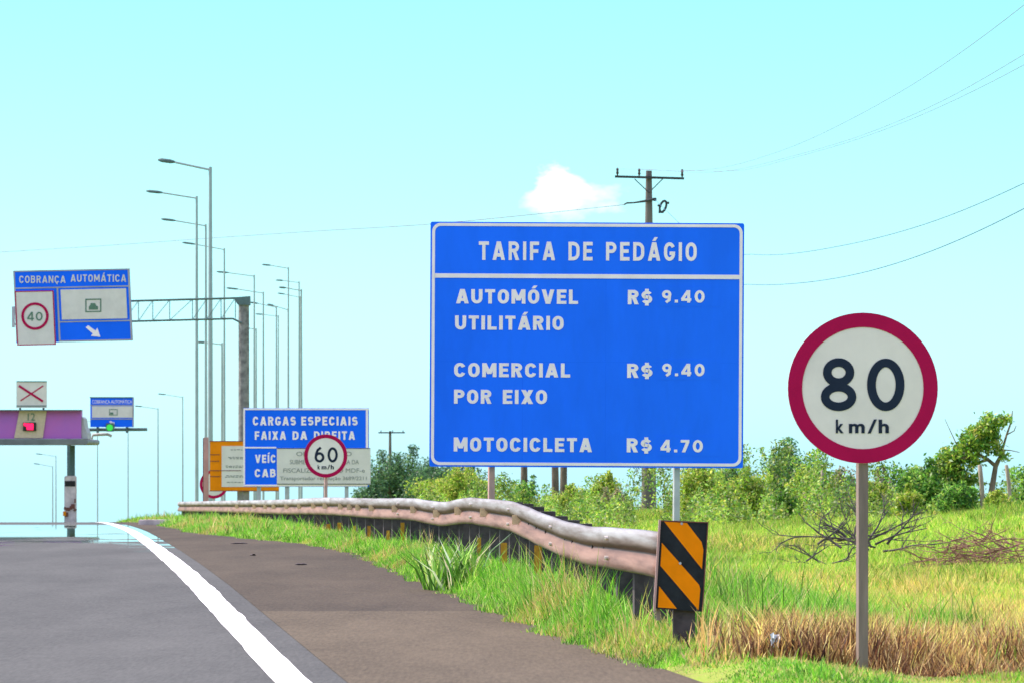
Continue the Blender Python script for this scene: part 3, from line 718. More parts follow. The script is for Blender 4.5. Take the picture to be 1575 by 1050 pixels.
def guardrail():
    x0 = float(railx(60)); t = empty('guardrail', (x0, 60, gz(x0, 60)), 'long rusty W-beam guardrail running along the verge towards the toll plaza', 'guardrail')
    off = Vector(t.location)
    prof_w = [(0.0, 0.0), (0.03, -0.008), (0.05, -0.03), (0.06, -0.062), (0.058, -0.102), (0.042, -0.132), (0.014, -0.155), (0.004, -0.168), (0.012, -0.182), (0.028, -0.205), (0.046, -0.240), (0.058, -0.275), (0.058, -0.303), (0.046, -0.322), (0.032, -0.33)]
    ds = np.arange(38.7, 186.01, 0.6); n = len(prof_w)
    def frame(d):
        a = Vector((float(railx(d - 0.7)), d - 0.7, 0)); b = Vector((float(railx(d + 0.7)), d + 0.7, 0))
        tdir = (b - a).normalized(); nn = Vector((-1, 0, 0)) * tdir.y + Vector((0, 1, 0)) * tdir.x
        return Vector((float(railx(d)), d, float(railz(d)[0]))), tdir, Vector((-tdir.y, tdir.x, 0))
    vs = []; fs = []
    rr = random.Random(5)
    for i, d in enumerate(ds):
        p, td, nn = frame(d)
        k = 0.004 * math.sin(d * 0.9) + 0.002 * math.sin(d * 2.3)
        for a, z in prof_w:
            vs.append(p - off + nn * (a + k) + Vector((0, 0, z * 1.02 + 0.002 * math.sin(d * 1.57 + 1))))
        if i:
            for j in range(n - 1): fs.append(((i - 1) * n + j, i * n + j, i * n + j + 1, (i - 1) * n + j + 1))
    mb = MB().add(vs, fs, True)
    rail = mb.build('rail', M['rail'], t)
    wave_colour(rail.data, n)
    sm = rail.modifiers.new('thickness', 'SOLIDIFY'); sm.thickness = 0.004; sm.offset = -1
    # overlapping splice plates every few metres, proud of the beam
    for d0 in (43.2, 51.5, 59.5, 67.5, 75.5, 83.5):
        vs = []; fs = []
        for i, d in enumerate((d0, d0 + 0.16, d0 + 0.32)):
            p, td, nn = frame(d); k = 0.004 * math.sin(d * 0.9) + 0.002 * math.sin(d * 2.3)
            for a, z in prof_w: vs.append(p - off + nn * (a + k + 0.005) + Vector((0, 0, z * 1.02 + 0.002 * math.sin(d * 1.57 + 1))))
            if i:
                for j in range(n - 1): fs.append(((i - 1) * n + j, i * n + j, i * n + j + 1, (i - 1) * n + j + 1))
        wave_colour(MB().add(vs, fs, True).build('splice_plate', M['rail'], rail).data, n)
        for zz in (-0.085, -0.25):
            for q in (0.08, 0.24):
                p, td, nn = frame(d0 + q); c = p - off + nn * 0.062 + Vector((0, 0, zz))
                MB().tube([c, c + nn * 0.022], 0.018, 8).build('bolt', M['pale_bolt'], rail)
    # slot bolts in the valley
    for d in (49.0, 50.2, 53.6, 55.2, 56.6, 44.5, 46.0):
        p, td, nn = frame(d); c = p - off + nn * 0.004 + Vector((0, 0, -0.165))
        MB().box(c, (0.03, 0.08, 0.05), rz=math.atan2(-td.x, td.y)).build('slot', M['dark'], rail)
    # posts and spacer blocks
    d = 40.4
    while d < 186:
        p, td, nn = frame(d); g = gz(p.x, d); ang = math.atan2(-td.x, td.y)
        c = p - off - nn * 0.155; zb = g - off.z - 0.3; zt = p.z - off.z - 0.02
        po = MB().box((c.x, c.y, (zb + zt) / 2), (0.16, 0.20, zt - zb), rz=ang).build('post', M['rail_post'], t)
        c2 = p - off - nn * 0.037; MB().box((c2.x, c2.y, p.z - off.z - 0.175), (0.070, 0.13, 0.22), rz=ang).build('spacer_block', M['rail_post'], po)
        d += 1.9 + (d - 40) * 0.006
    # cream reflectors standing in the valley of the beam
    for px in (803, 752, 711.5, 678, 642, 613, 577, 556, 543, 529, 505, 487, 465, 445, 425, 412, 395, 368):
        lo, hi = 40.0, 186.0
        for _ in range(40):
            mid = (lo + hi) / 2
            if PX(px, mid) < float(railx(mid)): lo = mid
            else: hi = mid
        d = lo; p, td, nn = frame(d); c = p - off + nn * 0.062 + Vector((0, 0, -0.168))
        r_ = MB().box(c, (0.10, 0.012, 0.105), rz=0, bev=0.003).build('reflector', M['reflector'], rail)
        c3 = c + Vector((0.064, 0.02, 0.01)); MB().box(c3, (0.03, 0.05, 0.075)).build('clip', M['dark'], r_)
    # amber plates near the ground in front of some posts
    for px, py0, py1, w in ((827.5, 838, 862, 11.5), (775, 834, 850, 10), (737, 826, 836, 6), (619, 803, 818, 6), (597, 815, 822, 5), (567.5, 808, 815, 5), (545, 808, 815, 5), (522, 803, 815, 6), (505, 805, 812, 6)):
        lo, hi = 40.0, 186.0
        for _ in range(40):
            mid = (lo + hi) / 2
            if PX(px, mid) < float(railx(mid)): lo = mid
            else: hi = mid
        d = lo - 0.25; g = gz(PX(px, d), d)
        z0, z1 = PZ(py1, d), PZ(py0, d); z0 = min(z0, g + 0.1)
        c = Vector((PX(px, d), d, (z0 + z1) / 2)) - off
        MB().box(c, (w * d / F, 0.02, z1 - z0)).build('amber_plate', M['amber'], t)
guardrail()

# ------------------------------------------------------------------ overhead gantry with lane sign
def gantry():
    f = SF(375, 182)
    t = empty('overhead_sign_gantry', f.loc(), 'tall concrete column with a truss arm carrying the COBRANÇA AUTOMÁTICA lane sign', 'sign gantry')
    top = f.Z(457)
    MB().tube([(0, 0, -0.3), (0, 0, top * 0.5), (0, 0, top)], [0.20, 0.195, 0.19], 14).build('column', M['concrete_dark'], t)
    a = MB()
    def seg(x0, y0, x1, y1, r, yy=0.0): a.tube([(f.X(x0), yy, f.Z(y0)), (f.X(x1), yy, f.Z(y1))], r, 6)
    for yy in (-0.18, 0.18):
        seg(372, 458.5, 24, 468, 0.036, yy); seg(358, 490.2, 24, 499, 0.034, yy); seg(372, 497, 358, 490.2, 0.04, yy)
        xs = [362, 340, 318, 296, 261, 235, 213, 190, 150, 110, 70, 30]
        for i, x in enumerate(xs):
            zt = 458.5 + (372 - x) * 0.0273; zb = 490.2 + (358 - x) * 0.0263
            seg(x, zt, x, zb, 0.009, yy)
            if i < len(xs) - 1:
                x2 = xs[i + 1]; zb2 = 490.2 + (358 - x2) * 0.0263
                seg(x, zt, x2, zb2, 0.008, yy)
    for x in (340, 296, 235, 190, 110, 30):
        zt = 458.5 + (372 - x) * 0.0273; zb = 490.2 + (358 - x) * 0.0263
        a.tube([(f.X(x), -0.18, f.Z(zt)), (f.X(x), 0.18, f.Z(zt))], 0.015, 5); a.tube([(f.X(x), -0.18, f.Z(zb)), (f.X(x), 0.18, f.Z(zb))], 0.015, 5)
    a.prism_xz([(f.X(385), f.Z(456)), (f.X(359), f.Z(458)), (f.X(366), f.Z(469)), (f.X(385), f.Z(470))], -0.25, 0.25)
    a.build('truss_arm', M['truss'], t)
    # sign hangs on the arm; drawn square, then leaned with the drooping arm
    sg = MB()
    def quad(x0, y0, x1, y1, w=0.0):   # leaned rectangle in photo pixels
        k = -0.020
        def q(x, y): return (f.X(x + (y - 470) * 0.045), f.Z(y + (x - 112) * k))
        return [q(x0, y1), q(x1, y1), q(x1, y0), q(x0, y0)]
    p = MB().prism_xz(quad(24, 415.5, 203, 526), -0.33, -0.27).build('panel', M['sign_blue_far'], t)
    y = -0.331
    mb = MB()
    for r in ((24, 415.5, 203, 417.5), (199.8, 417.5, 203, 523.5), (24, 417.5, 26.4, 523.5), (92, 523.5, 203, 526), (26.4, 441.5, 199.8, 443.4), (89.5, 443.4, 92, 526), (92, 494.3, 199.8, 496.2)):
        mb.prism_xz(quad(*r), y - 0.012, y)
    mb.build('border', M['canopy_grey'], p)
    MB().prism_xz(quad(95.5, 446, 196, 492), y - 0.02, y).build('white_field', M['sign_grey'], p)
    q = MB().prism_xz(quad(25.5, 447, 85, 530), -0.41, -0.36).build('speed_panel', M['sign_grey'], t)
    mb = MB()
    for r in ((25.5, 447, 85, 448.5), (83.2, 448.5, 85, 528.5), (25.5, 448.5, 27, 528.5), (25.5, 528.5, 85, 530)): mb.prism_xz(quad(*r), -0.42, -0.4105)
    mb.build('panel_rim', M['sign_red'], q)
    cx, cz = f.X(55.5), f.Z(487)
    MB().ring_xz(circle(cx, cz, f.L(21)), circle(cx, cz, f.L(17)), -0.425, -0.4105).build('red_ring', M['sign_red'], q)
    stroke_text('40', f.X(43.5), f.X(67), f.Z(494), f.Z(480.5), -0.4105, M['green_ink'], q, k=0.15, th=0.012)
    for s, a_, b_, y0, y1 in (('COBRANÇA', 31, 102, 425, 436), ('AUTOMÁTICA', 110, 195, 423.2, 434.2)):
        stroke_text(s, f.X(a_), f.X(b_), f.Z(y1), f.Z(y0), y, M['sign_grey'], p, k=0.16, th=0.012)
    # vehicle pictogram in its square
    mb = MB(); X, Z = f.X, f.Z
    mb.ring_xz([(X(132.5), Z(481)), (X(157), Z(480.5)), (X(157), Z(460)), (X(132.5), Z(460.5))], [(X(134.3), Z(479.3)), (X(155.2), Z(478.8)), (X(155.2), Z(461.8)), (X(134.3), Z(462.3))], -0.362, -0.3515)
    mb.prism_xz([(X(138), Z(477)), (X(152), Z(477)), (X(152), Z(472)), (X(149.5), Z(471)), (X(147.5), Z(467)), (X(141), Z(467)), (X(139.5), Z(471)), (X(138), Z(472))], -0.362, -0.3515)
    mb.build('car_symbol', M['green_ink'], p)
    arrow = [(133, 504), (137, 501), (148, 509), (151, 505), (155.5, 518.5), (141, 517), (144, 513.5)]
    MB().prism_xz([(X(a_), Z(b_)) for a_, b_ in arrow], y - 0.014, y).build('arrow', M['sign_white'], p)
    for x in (60, 150): MB().box((X(x), -0.22, Z(472)), (0.08, 0.10, f.L(70))).build('hanger', M['truss'], p)
    MB().box((X(21.5), -0.22, Z(488)), (0.1, 0.12, f.L(32))).build('arm_end_plate', M['galv'], t)
gantry()

# ------------------------------------------------------------------ street lamps
def lamp(px, ptop, hx, hy, d, thick, label, group='street lamps lining the toll plaza', zb=None):
    x = PX(px, d); z0 = gz(x, d) if zb is None else zb
    t = empty('street_lamp', (x, d, z0), label, 'street lamp', group)
    zt = PZ(ptop, d) - z0; r = 1.45 * thick * d / F / 2
    MB().tube([(0, 0, -0.2), (0, 0, zt * 0.5), (0, 0, zt)], [r, r * 0.85, r * 0.6], 10).build('pole', M['pole_pale'], t)
    xa, za = PX(hx, d) - x, PZ(hy, d) - z0
    k = 0.72
    MB().tube([(0, 0, zt - r), (xa * k, 0, zt + (za - zt) * k)], r * 0.42, 6).build('arm', M['pole_pale'], t)
    hd = MB(); L = Vector((xa, 0, za - zt)); a = Vector((0, 0, zt)) + L * (k - 0.04)
    b = Vector((0, 0, zt)) + L; hd.tube([a, a.lerp(b, 0.25), a.lerp(b, 0.8), b], [r * 0.45, r * 0.8, r * 0.8, r * 0.35], 6)
    hd.build('lamp_head', M['truss'], t)
LAMPS = [
 (323.5, 257, 243, 246, 196, 6.2, 'tallest and nearest street lamp, thick pole crossing the gantry arm'),
 (302.5, 302, 225, 294, 207, 4.4, 'second tallest street lamp, its pole the leftmost of the group beside the gantry'),
 (316.5, 345, 248, 337, 226, 3.6, 'street lamp whose pole stands just behind the thick tallest one'),
 (345, 382, 280, 373, 248, 3.0, 'street lamp with its head just right of the tallest pole, above the gantry arm'),
 (391, 423, 333, 418, 276, 2.8, 'street lamp with a dark head left of the gantry column and pole right of it'),
 (405, 449, 348, 443, 290, 2.8, 'street lamp directly below the dark headed one, arm ending above the gantry column'),
 (425, 471, 384, 465, 345, 2.6, 'street lamp with its arm starting at the top of the gantry column'),
 (443, 475, 411, 468, 390, 2.6, 'street lamp with a dark head between the two low lamps right of the gantry column'),
 (428, 485, 393, 483, 400, 2.2, 'lowest but one of the street lamps right of the gantry column'),
 (443.5, 411, 403, 407, 350, 2.6, 'highest lamp head in the cluster right of the gantry column'),
 (460, 433, 424, 431, 400, 2.4, 'upper lamp head of the three stacked at the right end of the lamp row'),
 (463.5, 445, 429, 442, 385, 3.0, 'rightmost street lamp pole, head in the middle of three stacked ones'),
 (461.5, 456, 427, 451, 420, 2.2, 'lowest lamp head of the three stacked at the right end of the lamp row'),
 (394, 505, 375, 504, 520, 2.6, 'short street lamp whose arm is mostly hidden by the gantry column'),
 (341.5, 527, 304, 526, 420, 3.6, 'low street lamp with its arm crossing the tallest pole under the gantry arm'),
 (281, 609, 243, 605, 420, 1.9, 'far thin street lamp between the far lane sign and the tall lamp group'),
 (243, 627, 207, 623.5, 440, 1.9, 'far thin street lamp whose head touches the far lane sign'),
 (86, 700, 55, 697, 620, 1.5, 'tiny far street lamp under the purple canopy, the higher of two'),
 (81, 716, 52, 712, 640, 1.5, 'tiny far street lamp under the purple canopy, the lower of two'),
]
for a in LAMPS: lamp(*a)
lamp(197, 640, 165, 636, 520, 1.5, 'faint far street lamp standing below the far lane sign')
lamp(150, 648, 118, 645, 540, 1.5, 'faint far street lamp seen between the canopy end and the far lane sign')

# ------------------------------------------------------------------ toll plaza canopy
def toll():
    d = 330; f = SF(105, d)
    t = empty('toll_canopy', f.loc(), 'purple fronted toll canopy with number panel and red signal on a dark column', 'toll booth')
    X, Z, L = f.X, f.Z, f.L
    MB().box(((X(-330) + X(125)) / 2, 0.5, (Z(631) + Z(674)) / 2), (L(455), 1.0, L(43))).build('fascia', M['purple'], t)
    MB().box(((X(-332) + X(126)) / 2, 0.0, Z(630.3)), (L(458), 1.1, L(1.6))).build('top_trim', M['truss'], t)
    pr = rrect(X(-330), Z(683), X(136), Z(674.3), L(4)); 
    MB().prism_xz(pr, -0.3, 9.0).build('soffit', M['soffit'], t)
    MB().prism_xz([(X(125.2), Z(674)), (X(125.2), Z(640)), (X(128), Z(643)), (X(130), Z(656)), (X(134), Z(665)), (X(135), Z(674))], 0.1, 3.0).build('end_cladding', M['canopy_grey'], t)
    MB().box((X(105.3), 3.0, Z(684) / 2), (L(7.5), 0.35, Z(684))).build('column', M['truss'], t)
    p = MB().prism_xz([(X(22), Z(673)), (X(66), Z(673)), (X(72), Z(631)), (X(30), Z(631))], -0.12, -0.02).build('number_panel', M['tan'], t)
    text('12', X(43), X(54), Z(646), Z(635), -0.1205, M['green_ink'], p, off=0.0, th=0.03)
    q = MB().box((X(46), -0.2, Z(655.5)), (L(20), 0.16, L(13))).build('signal_box', M['dark'], p)
    MB().prism_xz([(X(37), Z(654)), (X(37), Z(649.5)), (X(42), Z(650.5)), (X(52), Z(650.5)), (X(52), Z(660.5)), (X(42), Z(660.5)), (X(41), Z(655))], -0.31, -0.285).build('red_light', M['led_red'], q)
toll()
def lane_closed():
    d = 329.5; f = SF(48, d, zbase=PZ(630, 329.5) + 0.0); X, Z, L = f.X, f.Z, f.L
    t = empty('lane_closed_sign', f.loc(), 'pale square panel with a red cross standing on top of the purple canopy', 'lane signal')
    p = MB().box((0, 0.3, Z(606)), (L(47), 0.12, L(41))).build('panel', M['sign_grey'], t)
    mb = MB()
    for z in (586, 623.5): mb.box((0, 0.22, Z(z)), (L(47), 0.03, L(1.4)))
    mb.build('rim', M['truss'], p)
    c = MB()
    for (a, b), (a2, b2), w in (((28.5, 592.5), (65.5, 616.5), 1.7), ((66, 592.5), (31, 615.5), 1.0)):
        v = Vector((X(a2) - X(a), Z(b2) - Z(b))); n_ = Vector((-v.y, v.x)).normalized() * L(w)
        y0 = 0.21 if w > 1.2 else 0.225
        c.prism_xz([(X(a) + n_.x, Z(b) + n_.y), (X(a2) + n_.x, Z(b2) + n_.y), (X(a2) - n_.x, Z(b2) - n_.y), (X(a) - n_.x, Z(b) - n_.y)], y0, 0.238)
    c.build('red_cross', M['sign_red'], p)
    mb = MB()
    for a in (30, 66): mb.box((X(a), 0.42, Z(617) / 2), (0.12, 0.12, Z(617)))
    mb.build('leg', M['truss'], t)
lane_closed()
def pillar():
    f = SF(108.5, 332)
    X, Z, L = f.X, f.Z, f.L
    t = empty('toll_island_pillar', f.loc(), 'white island pillar with a dark band standing below the purple canopy', 'pillar')
    mb = MB().box((0, 0, Z(731) / 2 - 0.1), (L(18), 0.7, Z(731) + 0.2), bev=0.05); mb.build('shaft', M['pillar_white'], t)
    MB().box((0, -0.02, Z(743)), (L(16), 0.72, L(8.5))).build('dark_band', M['dark'], t)
    mb = MB(); rr = random.Random(2)
    for i in range(9): mb.box((X(100 + rr.random() * 17), -0.36 - rr.random() * 0.03, Z(768 + rr.random() * 28)), (L(2 + rr.random() * 4), 0.05, L(2 + rr.random() * 5)))
    mb.build('worn_stripe', M['rust_edge'], t)
    MB().box((X(100), -0.42, Z(789)), (L(4.5), 0.08, L(7))).build('orange_reflector', M['sign_orange'], t)
pillar()
def far_lane_sign():
    f = SF(172, 345); X, Z, L = f.X, f.Z, f.L
    t = empty('overhead_lane_sign', f.loc(), 'small far blue lane sign with white middle band over a dark boom and green light', 'road sign')
    p = MB().box((X(172.5), 0, Z(633)), (L(67), 0.12, L(46))).build('panel', M['sign_blue_far'], t)
    MB().box((X(173), -0.075, Z(632.7)), (L(63), 0.03, L(17.5))).build('white_field', M['sign_grey'], p)
    mb = MB(); mb.box((X(205), -0.075, Z(633)), (L(2), 0.03, L(45))); mb.box((X(171), -0.075, Z(622.5)), (L(65), 0.03, L(1.4))); mb.box((X(171), -0.075, Z(643.6)), (L(65), 0.03, L(1.2)))
    mb.build('border', M['canopy_grey'], p)
    MB().box((X(171), -0.075, Z(610.6)), (L(66), 0.06, L(1.6))).build('top_edge', M['truss'], p)
    text('COBRANÇA AUTOMÁTICA', X(142), X(203), Z(619.8), Z(614.6), -0.0605, M['sign_white'], p, off=0.0, th=0.02)
    mb = MB(); mb.ring_xz([(X(168), Z(638)), (X(181), Z(638)), (X(181), Z(628.5)), (X(168), Z(628.5))], [(X(169), Z(637)), (X(180), Z(637)), (X(180), Z(629.5)), (X(169), Z(629.5))], -0.105, -0.0905)
    mb.box((X(172), -0.1, Z(635)), (L(5), 0.02, L(3))); mb.build('car_symbol', M['green_ink'], p)
    MB().prism_xz([(X(a), Z(b)) for a, b in ((168, 647.5), (171, 646.5), (174, 649), (176, 648), (176.5, 652), (171, 651.6))], -0.09, -0.0605).build('arrow', M['sign_white'], p)
    MB().tube([(X(104), 0.3, Z(660.3)), (X(226), 0.3, Z(659.5))], L(2.6), 8).build('boom', M['truss'], t)
    for a in (150, 195): MB().box((X(a), 0.2, Z(645)), (0.15, 0.2, L(40))).build('hanger', M['truss'], t)
    b = MB().box((X(170), -0.25, Z(656.5)), (L(13), 0.3, L(13)), bev=0.05).build('signal_box', M['truss'], t)
    MB().tube([(X(169.5), -0.46, Z(657)), (X(169.5), -0.41, Z(657))], L(5.0), 14).build('green_light', M['led_green'], b)
    MB().tube([(X(124), 0.5, Z(676)), (X(140), 0.5, Z(676)), (X(142), 0.5, Z(668)), (X(165), 0.5, Z(667)), (X(171), 0.5, Z(670))], L(2.4), 8).build('curved_bracket', M['canopy_grey'], t)
    MB().box((X(105.3), 0.5, Z(662) / 2), (0.26, 0.26, Z(662))).build('mast', M['truss'], t)
far_lane_sign()

# ------------------------------------------------------------------ utility poles and wires
def utility():
    f = SF(998, 180); X, Z, L = f.X, f.Z, f.L
    t = empty('utility_pole', f.loc(), 'dark utility pole with crossarm and cable loop rising behind the fare board', 'utility pole')
    MB().tube([(0, 0, -0.3), (0, 0, Z(500)), (0, 0, Z(263))], [0.27, 0.19, 0.105], 12).build('pole', M['pole_wood'], t)
    MB().prism_xz([(X(945.5), Z(274)), (X(1052), Z(277)), (X(1052), Z(273.5)), (X(945.5), Z(270.5))], -0.22, -0.12).build('crossarm', M['pole_dark'], t)
    for px, y0, y1 in ((949.5, 259, 272), (983, 260, 273), (1049, 261, 275)):
        i = MB().tube([(X(px), -0.17, Z(y1)), (X(px), -0.17, Z(y1 - 3)), (X(px), -0.17, Z(y1 - 5)), (X(px), -0.17, Z(y1 - 8)), (X(px), -0.17, Z(y1 - 10)), (X(px), -0.17, Z(y0))], [0.02, 0.025, 0.055, 0.032, 0.05, 0.03], 8).build('insulator', M['porcelain'], t)
    for px in (976, 1019):
        MB().tube([(X(px), -0.15, Z(276)), (X(998), -0.15, Z(297))], 0.018, 5).build('brace', M['pole_dark'], t)
    MB().tube([(X(1006), -0.2, Z(307)), (X(992), -0.2, Z(310)), (X(975), -0.2, Z(312.5)), (X(964), -0.2, Z(313)), (X(959.5), -0.2, Z(315.5))], [0.05, 0.05, 0.03, 0.035, 0.025], 6).build('bracket_arm', M['pole_dark'], t)
    MB().box((X(1007), -0.16, Z(307.5)), (L(5), 0.16, L(5))).build('clamp', M['pole_dark'], t)
    pts = []
    for k in range(25):
        a_ = 2 * math.pi * k / 24; u, v = 4.4 * math.cos(a_), 9.0 * math.sin(a_); c, s = math.cos(R(-20)), math.sin(R(-20))
        pts.append((X(1019.5 + u * c - v * s * 1.0), -0.25 + 0.01 * k / 24, Z(318.5 - (u * s + v * c))))
    MB().tube(pts, 0.045, 6).build('cable_loop', M['pole_dark'], t)
    mb = MB(); mb.box((X(1026), -0.25, Z(313)), (L(6), 0.1, L(3.5))); mb.box((X(1014), -0.25, Z(317)), (L(6), 0.1, L(3))); mb.box((X(1016.5), -0.25, Z(327)), (L(8), 0.1, L(3.5)))
    mb.build('cable_clamp', M['pole_dark'], t)
    f = SF(600, 400); X, Z, L = f.X, f.Z, f.L
    t = empty('utility_pole', f.loc(), 'small far utility pole rising over the dark trees left of the fare board', 'utility pole')
    MB().tube([(0, 0, -0.3), (0, 0, Z(662))], [0.17, 0.10], 8).build('pole', M['pole_wood'], t)
    MB().box((X(602.5), -0.15, Z(664.7)), (L(41), 0.12, L(2))).build('crossarm', M['pole_dark'], t)
    for px in (586, 604, 620): MB().tube([(X(px), -0.15, Z(664)), (X(px), -0.15, Z(661))], 0.04, 6).build('insulator', M['porcelain'], t)
utility()
def wire(pts, r, m, label):
    """pts: (px, py, d)"""
    p = np.array([tuple(P(*q)) for q in pts]); n = len(p)
    s = np.concatenate([[0], np.cumsum(np.linalg.norm(np.diff(p, axis=0), axis=1))]); tt = np.linspace(0, s[-1], 40)
    q = np.stack([cub(tt, s, p[:, i]) for i in range(3)], -1)
    o = MB().tube([tuple(v) for v in q], r, 5).build('power_line', m)
    tag(o, label, 'power line', 'power lines')
wire([(949.5, 260, 179.8), (1080, 262, 160), (1190, 236, 140), (1300, 188, 122), (1420, 120, 108), (1575, 8, 93), (1750, -140, 80)], 0.0055, M['wire'], 'uppermost pale power line sweeping to the top right corner')
wire([(983, 260, 179.8), (1100, 265, 160), (1220, 240, 140), (1340, 203, 124), (1460, 150, 110), (1575, 84, 99), (1750, -30, 85)], 0.0055, M['wire'], 'pale power line just above its close twin, second from the top')
wire([(1049, 262, 179.8), (1130, 263, 165), (1220, 243, 146), (1340, 207, 128), (1460, 158, 113), (1575, 100, 102), (1750, -5, 88)], 0.0055, M['wire'], 'pale power line just below its close twin, third from the top')
wire([(1007, 307, 179.8), (1080, 375, 172), (1160, 391.5, 158), (1300, 377, 138), (1440, 339, 122), (1575, 282, 109), (1750, 190, 96)], 0.009, M['wire_dark'], 'upper of the two bluish cables running right from the fare board')
wire([(1001, 345, 179.8), (1070, 425, 172), (1150, 437.5, 158), (1260, 432, 142), (1420, 391, 122), (1575, 321, 107), (1750, 220, 94)], 0.0105, M['wire_dark'], 'lowest bluish cable running right from behind the fare board')
wire([(960, 315, 180), (820, 330, 190), (660, 345, 203), (480, 356, 218), (330, 366, 232), (160, 378, 247), (0, 388, 262), (-200, 400, 280)], 0.013, M['wire'], 'faint cable running left from the utility pole behind the street lamps')

# ------------------------------------------------------------------ vegetation
def quads_mesh(name, V, C, nper, faces_per, m, parent=None):
    """V (n*nper,3) verts, faces pattern list, C per vertex colour"""
    n = len(V) // nper
    loops = np.concatenate([(np.arange(n)[:, None] * nper + np.array(f)[None, :]) for f in faces_per], axis=1)   # n x sum
    sizes = [len(f) for f in faces_per]
    lt = np.tile(np.array(sizes), n)
    ls = np.concatenate([[0], np.cumsum(lt)[:-1]])
    me = bpy.data.meshes.new(name)
    me.vertices.add(len(V)); me.vertices.foreach_set('co', V.astype(np.float32).ravel())
    me.loops.add(loops.size); me.loops.foreach_set('vertex_index', loops.astype(np.int32).ravel())
    me.polygons.add(len(lt)); me.polygons.foreach_set('loop_start', ls.astype(np.int32)); me.polygons.foreach_set('loop_total', lt.astype(np.int32))
    me.update(calc_edges=True)
    at = me.color_attributes.new('leaf_colour', 'FLOAT_COLOR', 'POINT')
    at.data.foreach_set('color', np.concatenate([C, np.ones((len(C), 1))], 1).astype(np.float32).ravel())
    me.validate()
    return link(name, me, m, parent)

def blades(x, d, h, w, lean, col, rng, zoff=0.0, curl=0.35):
    """two-segment grass blades"""
    n = len(x); z = ground(x, d) + zoff - 0.02
    a = rng.uniform(0, 2 * np.pi, n); la = rng.uniform(0, 2 * np.pi, n)
    sx, sy = np.cos(a) * w / 2, np.sin(a) * w / 2
    lx, ly = np.cos(la) * lean * h, np.sin(la) * lean * h
    V = np.zeros((n, 5, 3))
    V[:, 0] = np.stack([x - sx, d - sy, z], -1); V[:, 1] = np.stack([x + sx, d + sy, z], -1)
    mx, my = x + lx * curl, d + ly * curl
    V[:, 2] = np.stack([mx + sx * .75, my + sy * .75, z + h * 0.58], -1); V[:, 3] = np.stack([mx - sx * .75, my - sy * .75, z + h * 0.58], -1)
    V[:, 4] = np.stack([x + lx, d + ly, z + h], -1)
    C = np.repeat(col, 5, axis=0)
    return V.reshape(-1, 3), C
BF = [(0, 1, 2, 3), (3, 2, 4)]
def pal(rng, n, cols, wts, jit=0.22):
    cols = np.array(cols); k = rng.choice(len(cols), n, p=np.array(wts) / sum(wts))
    return np.clip(cols[k] * (1 + rng.normal(0, jit, (n, 1))) * (1 + rng.normal(0, 0.06, (n, 3))), 0.004, 0.9)

G_BRIGHT = [(0.12, 0.36, 0.020), (0.20, 0.45, 0.036), (0.30, 0.46, 0.07), (0.065, 0.22, 0.013), (0.52, 0.45, 0.18)]
G_FIELD = [(0.23, 0.44, 0.028), (0.34, 0.51, 0.05), (0.44, 0.52, 0.085), (0.52, 0.45, 0.12), (0.13, 0.33, 0.020)]
G_DRY = [(0.58, 0.39, 0.13), (0.40, 0.24, 0.08), (0.70, 0.53, 0.22), (0.20, 0.10, 0.05), (0.52, 0.48, 0.10)]

def frus(rng, n, d0, d1, power=1.0, px0=-60, px1=1640):
    """points over the strip of land that lies in and just around the view, denser when near"""
    u = rng.random(n); d = d0 * (d1 / d0) ** u
    x = PX(px0 + (px1 - px0) * rng.random(n), d)
    return x, d

def verge_grass():
    rng = np.random.default_rng(11)
    x, d = [], []
    n = 330000
    dd_ = 30 * (190 / 30) ** rng.random(n)
    v = rng.uniform(0.0, 3.4, n) ** 1.0
    x = edge(dd_) + shoulder(dd_) + v - 0.10 + 0.16 * hnoise(dd_ * 1.3, dd_ * 0.4, 1.0)
    keep = (v > 0.12 * rng.random(n))
    x, d, v = x[keep], dd_[keep], v[keep]
    px = x * F / d + CX
    keep = (px < 2000)
    x, d, v = x[keep], d[keep], v[keep]; n = len(x)
    clump = hnoise(x * 1.0, d * 0.35, 0.5)
    h = (0.10 + 0.11 * rng.random(n)) * (0.55 + 0.6 * smooth(v, 0, 0.5)) * (1 + 0.75 * np.clip(clump, -0.6, 1.2))
    tall = (rng.random(n) < 0.10) & (hnoise(x * 1.4 + 2, d * 0.5, 0.6) > 0.1); h[tall] *= 2.0
    dkv = (hnoise(x * 1.2 + 8, d * 0.4, 0.55) > 0.3) & (rng.random(n) < 0.5)
    # lower in front of the far rail and next to the speed sign
    h *= np.interp(d, [30, 36, 39, 44, 58, 70, 90, 180], [0.2, 0.28, 0.75, 1.02, 0.95, 0.75, 0.62, 0.55])
    h *= np.where((d < 37) & (v > 1.0), 0.75, 1.0)
    w = rng.uniform(0.006, 0.014, n) * np.interp(d, [30, 60, 190], [1, 1.3, 2.6])
    c = pal(rng, n, G_BRIGHT, [5, 5, 4, 3, 1.6])
    c[dkv] *= 0.5
    dryk = (hnoise(x * 0.8 + 3, d * 0.25, 0.9) > 0.2) & (rng.random(n) < 0.55)
    c[dryk] = pal(rng, int(dryk.sum()), [(0.46, 0.36, 0.13), (0.38, 0.36, 0.07)], [1, 1])
    V, C = blades(x, d, h, w, rng.uniform(0.1, 0.75, n), c, rng)
    o = quads_mesh('verge_grass', V, C, 5, BF, M['blade']); o['kind'] = 'stuff'
    tag(o, 'bright green grass along the verge in front of the guardrail', 'grass')
verge_grass()

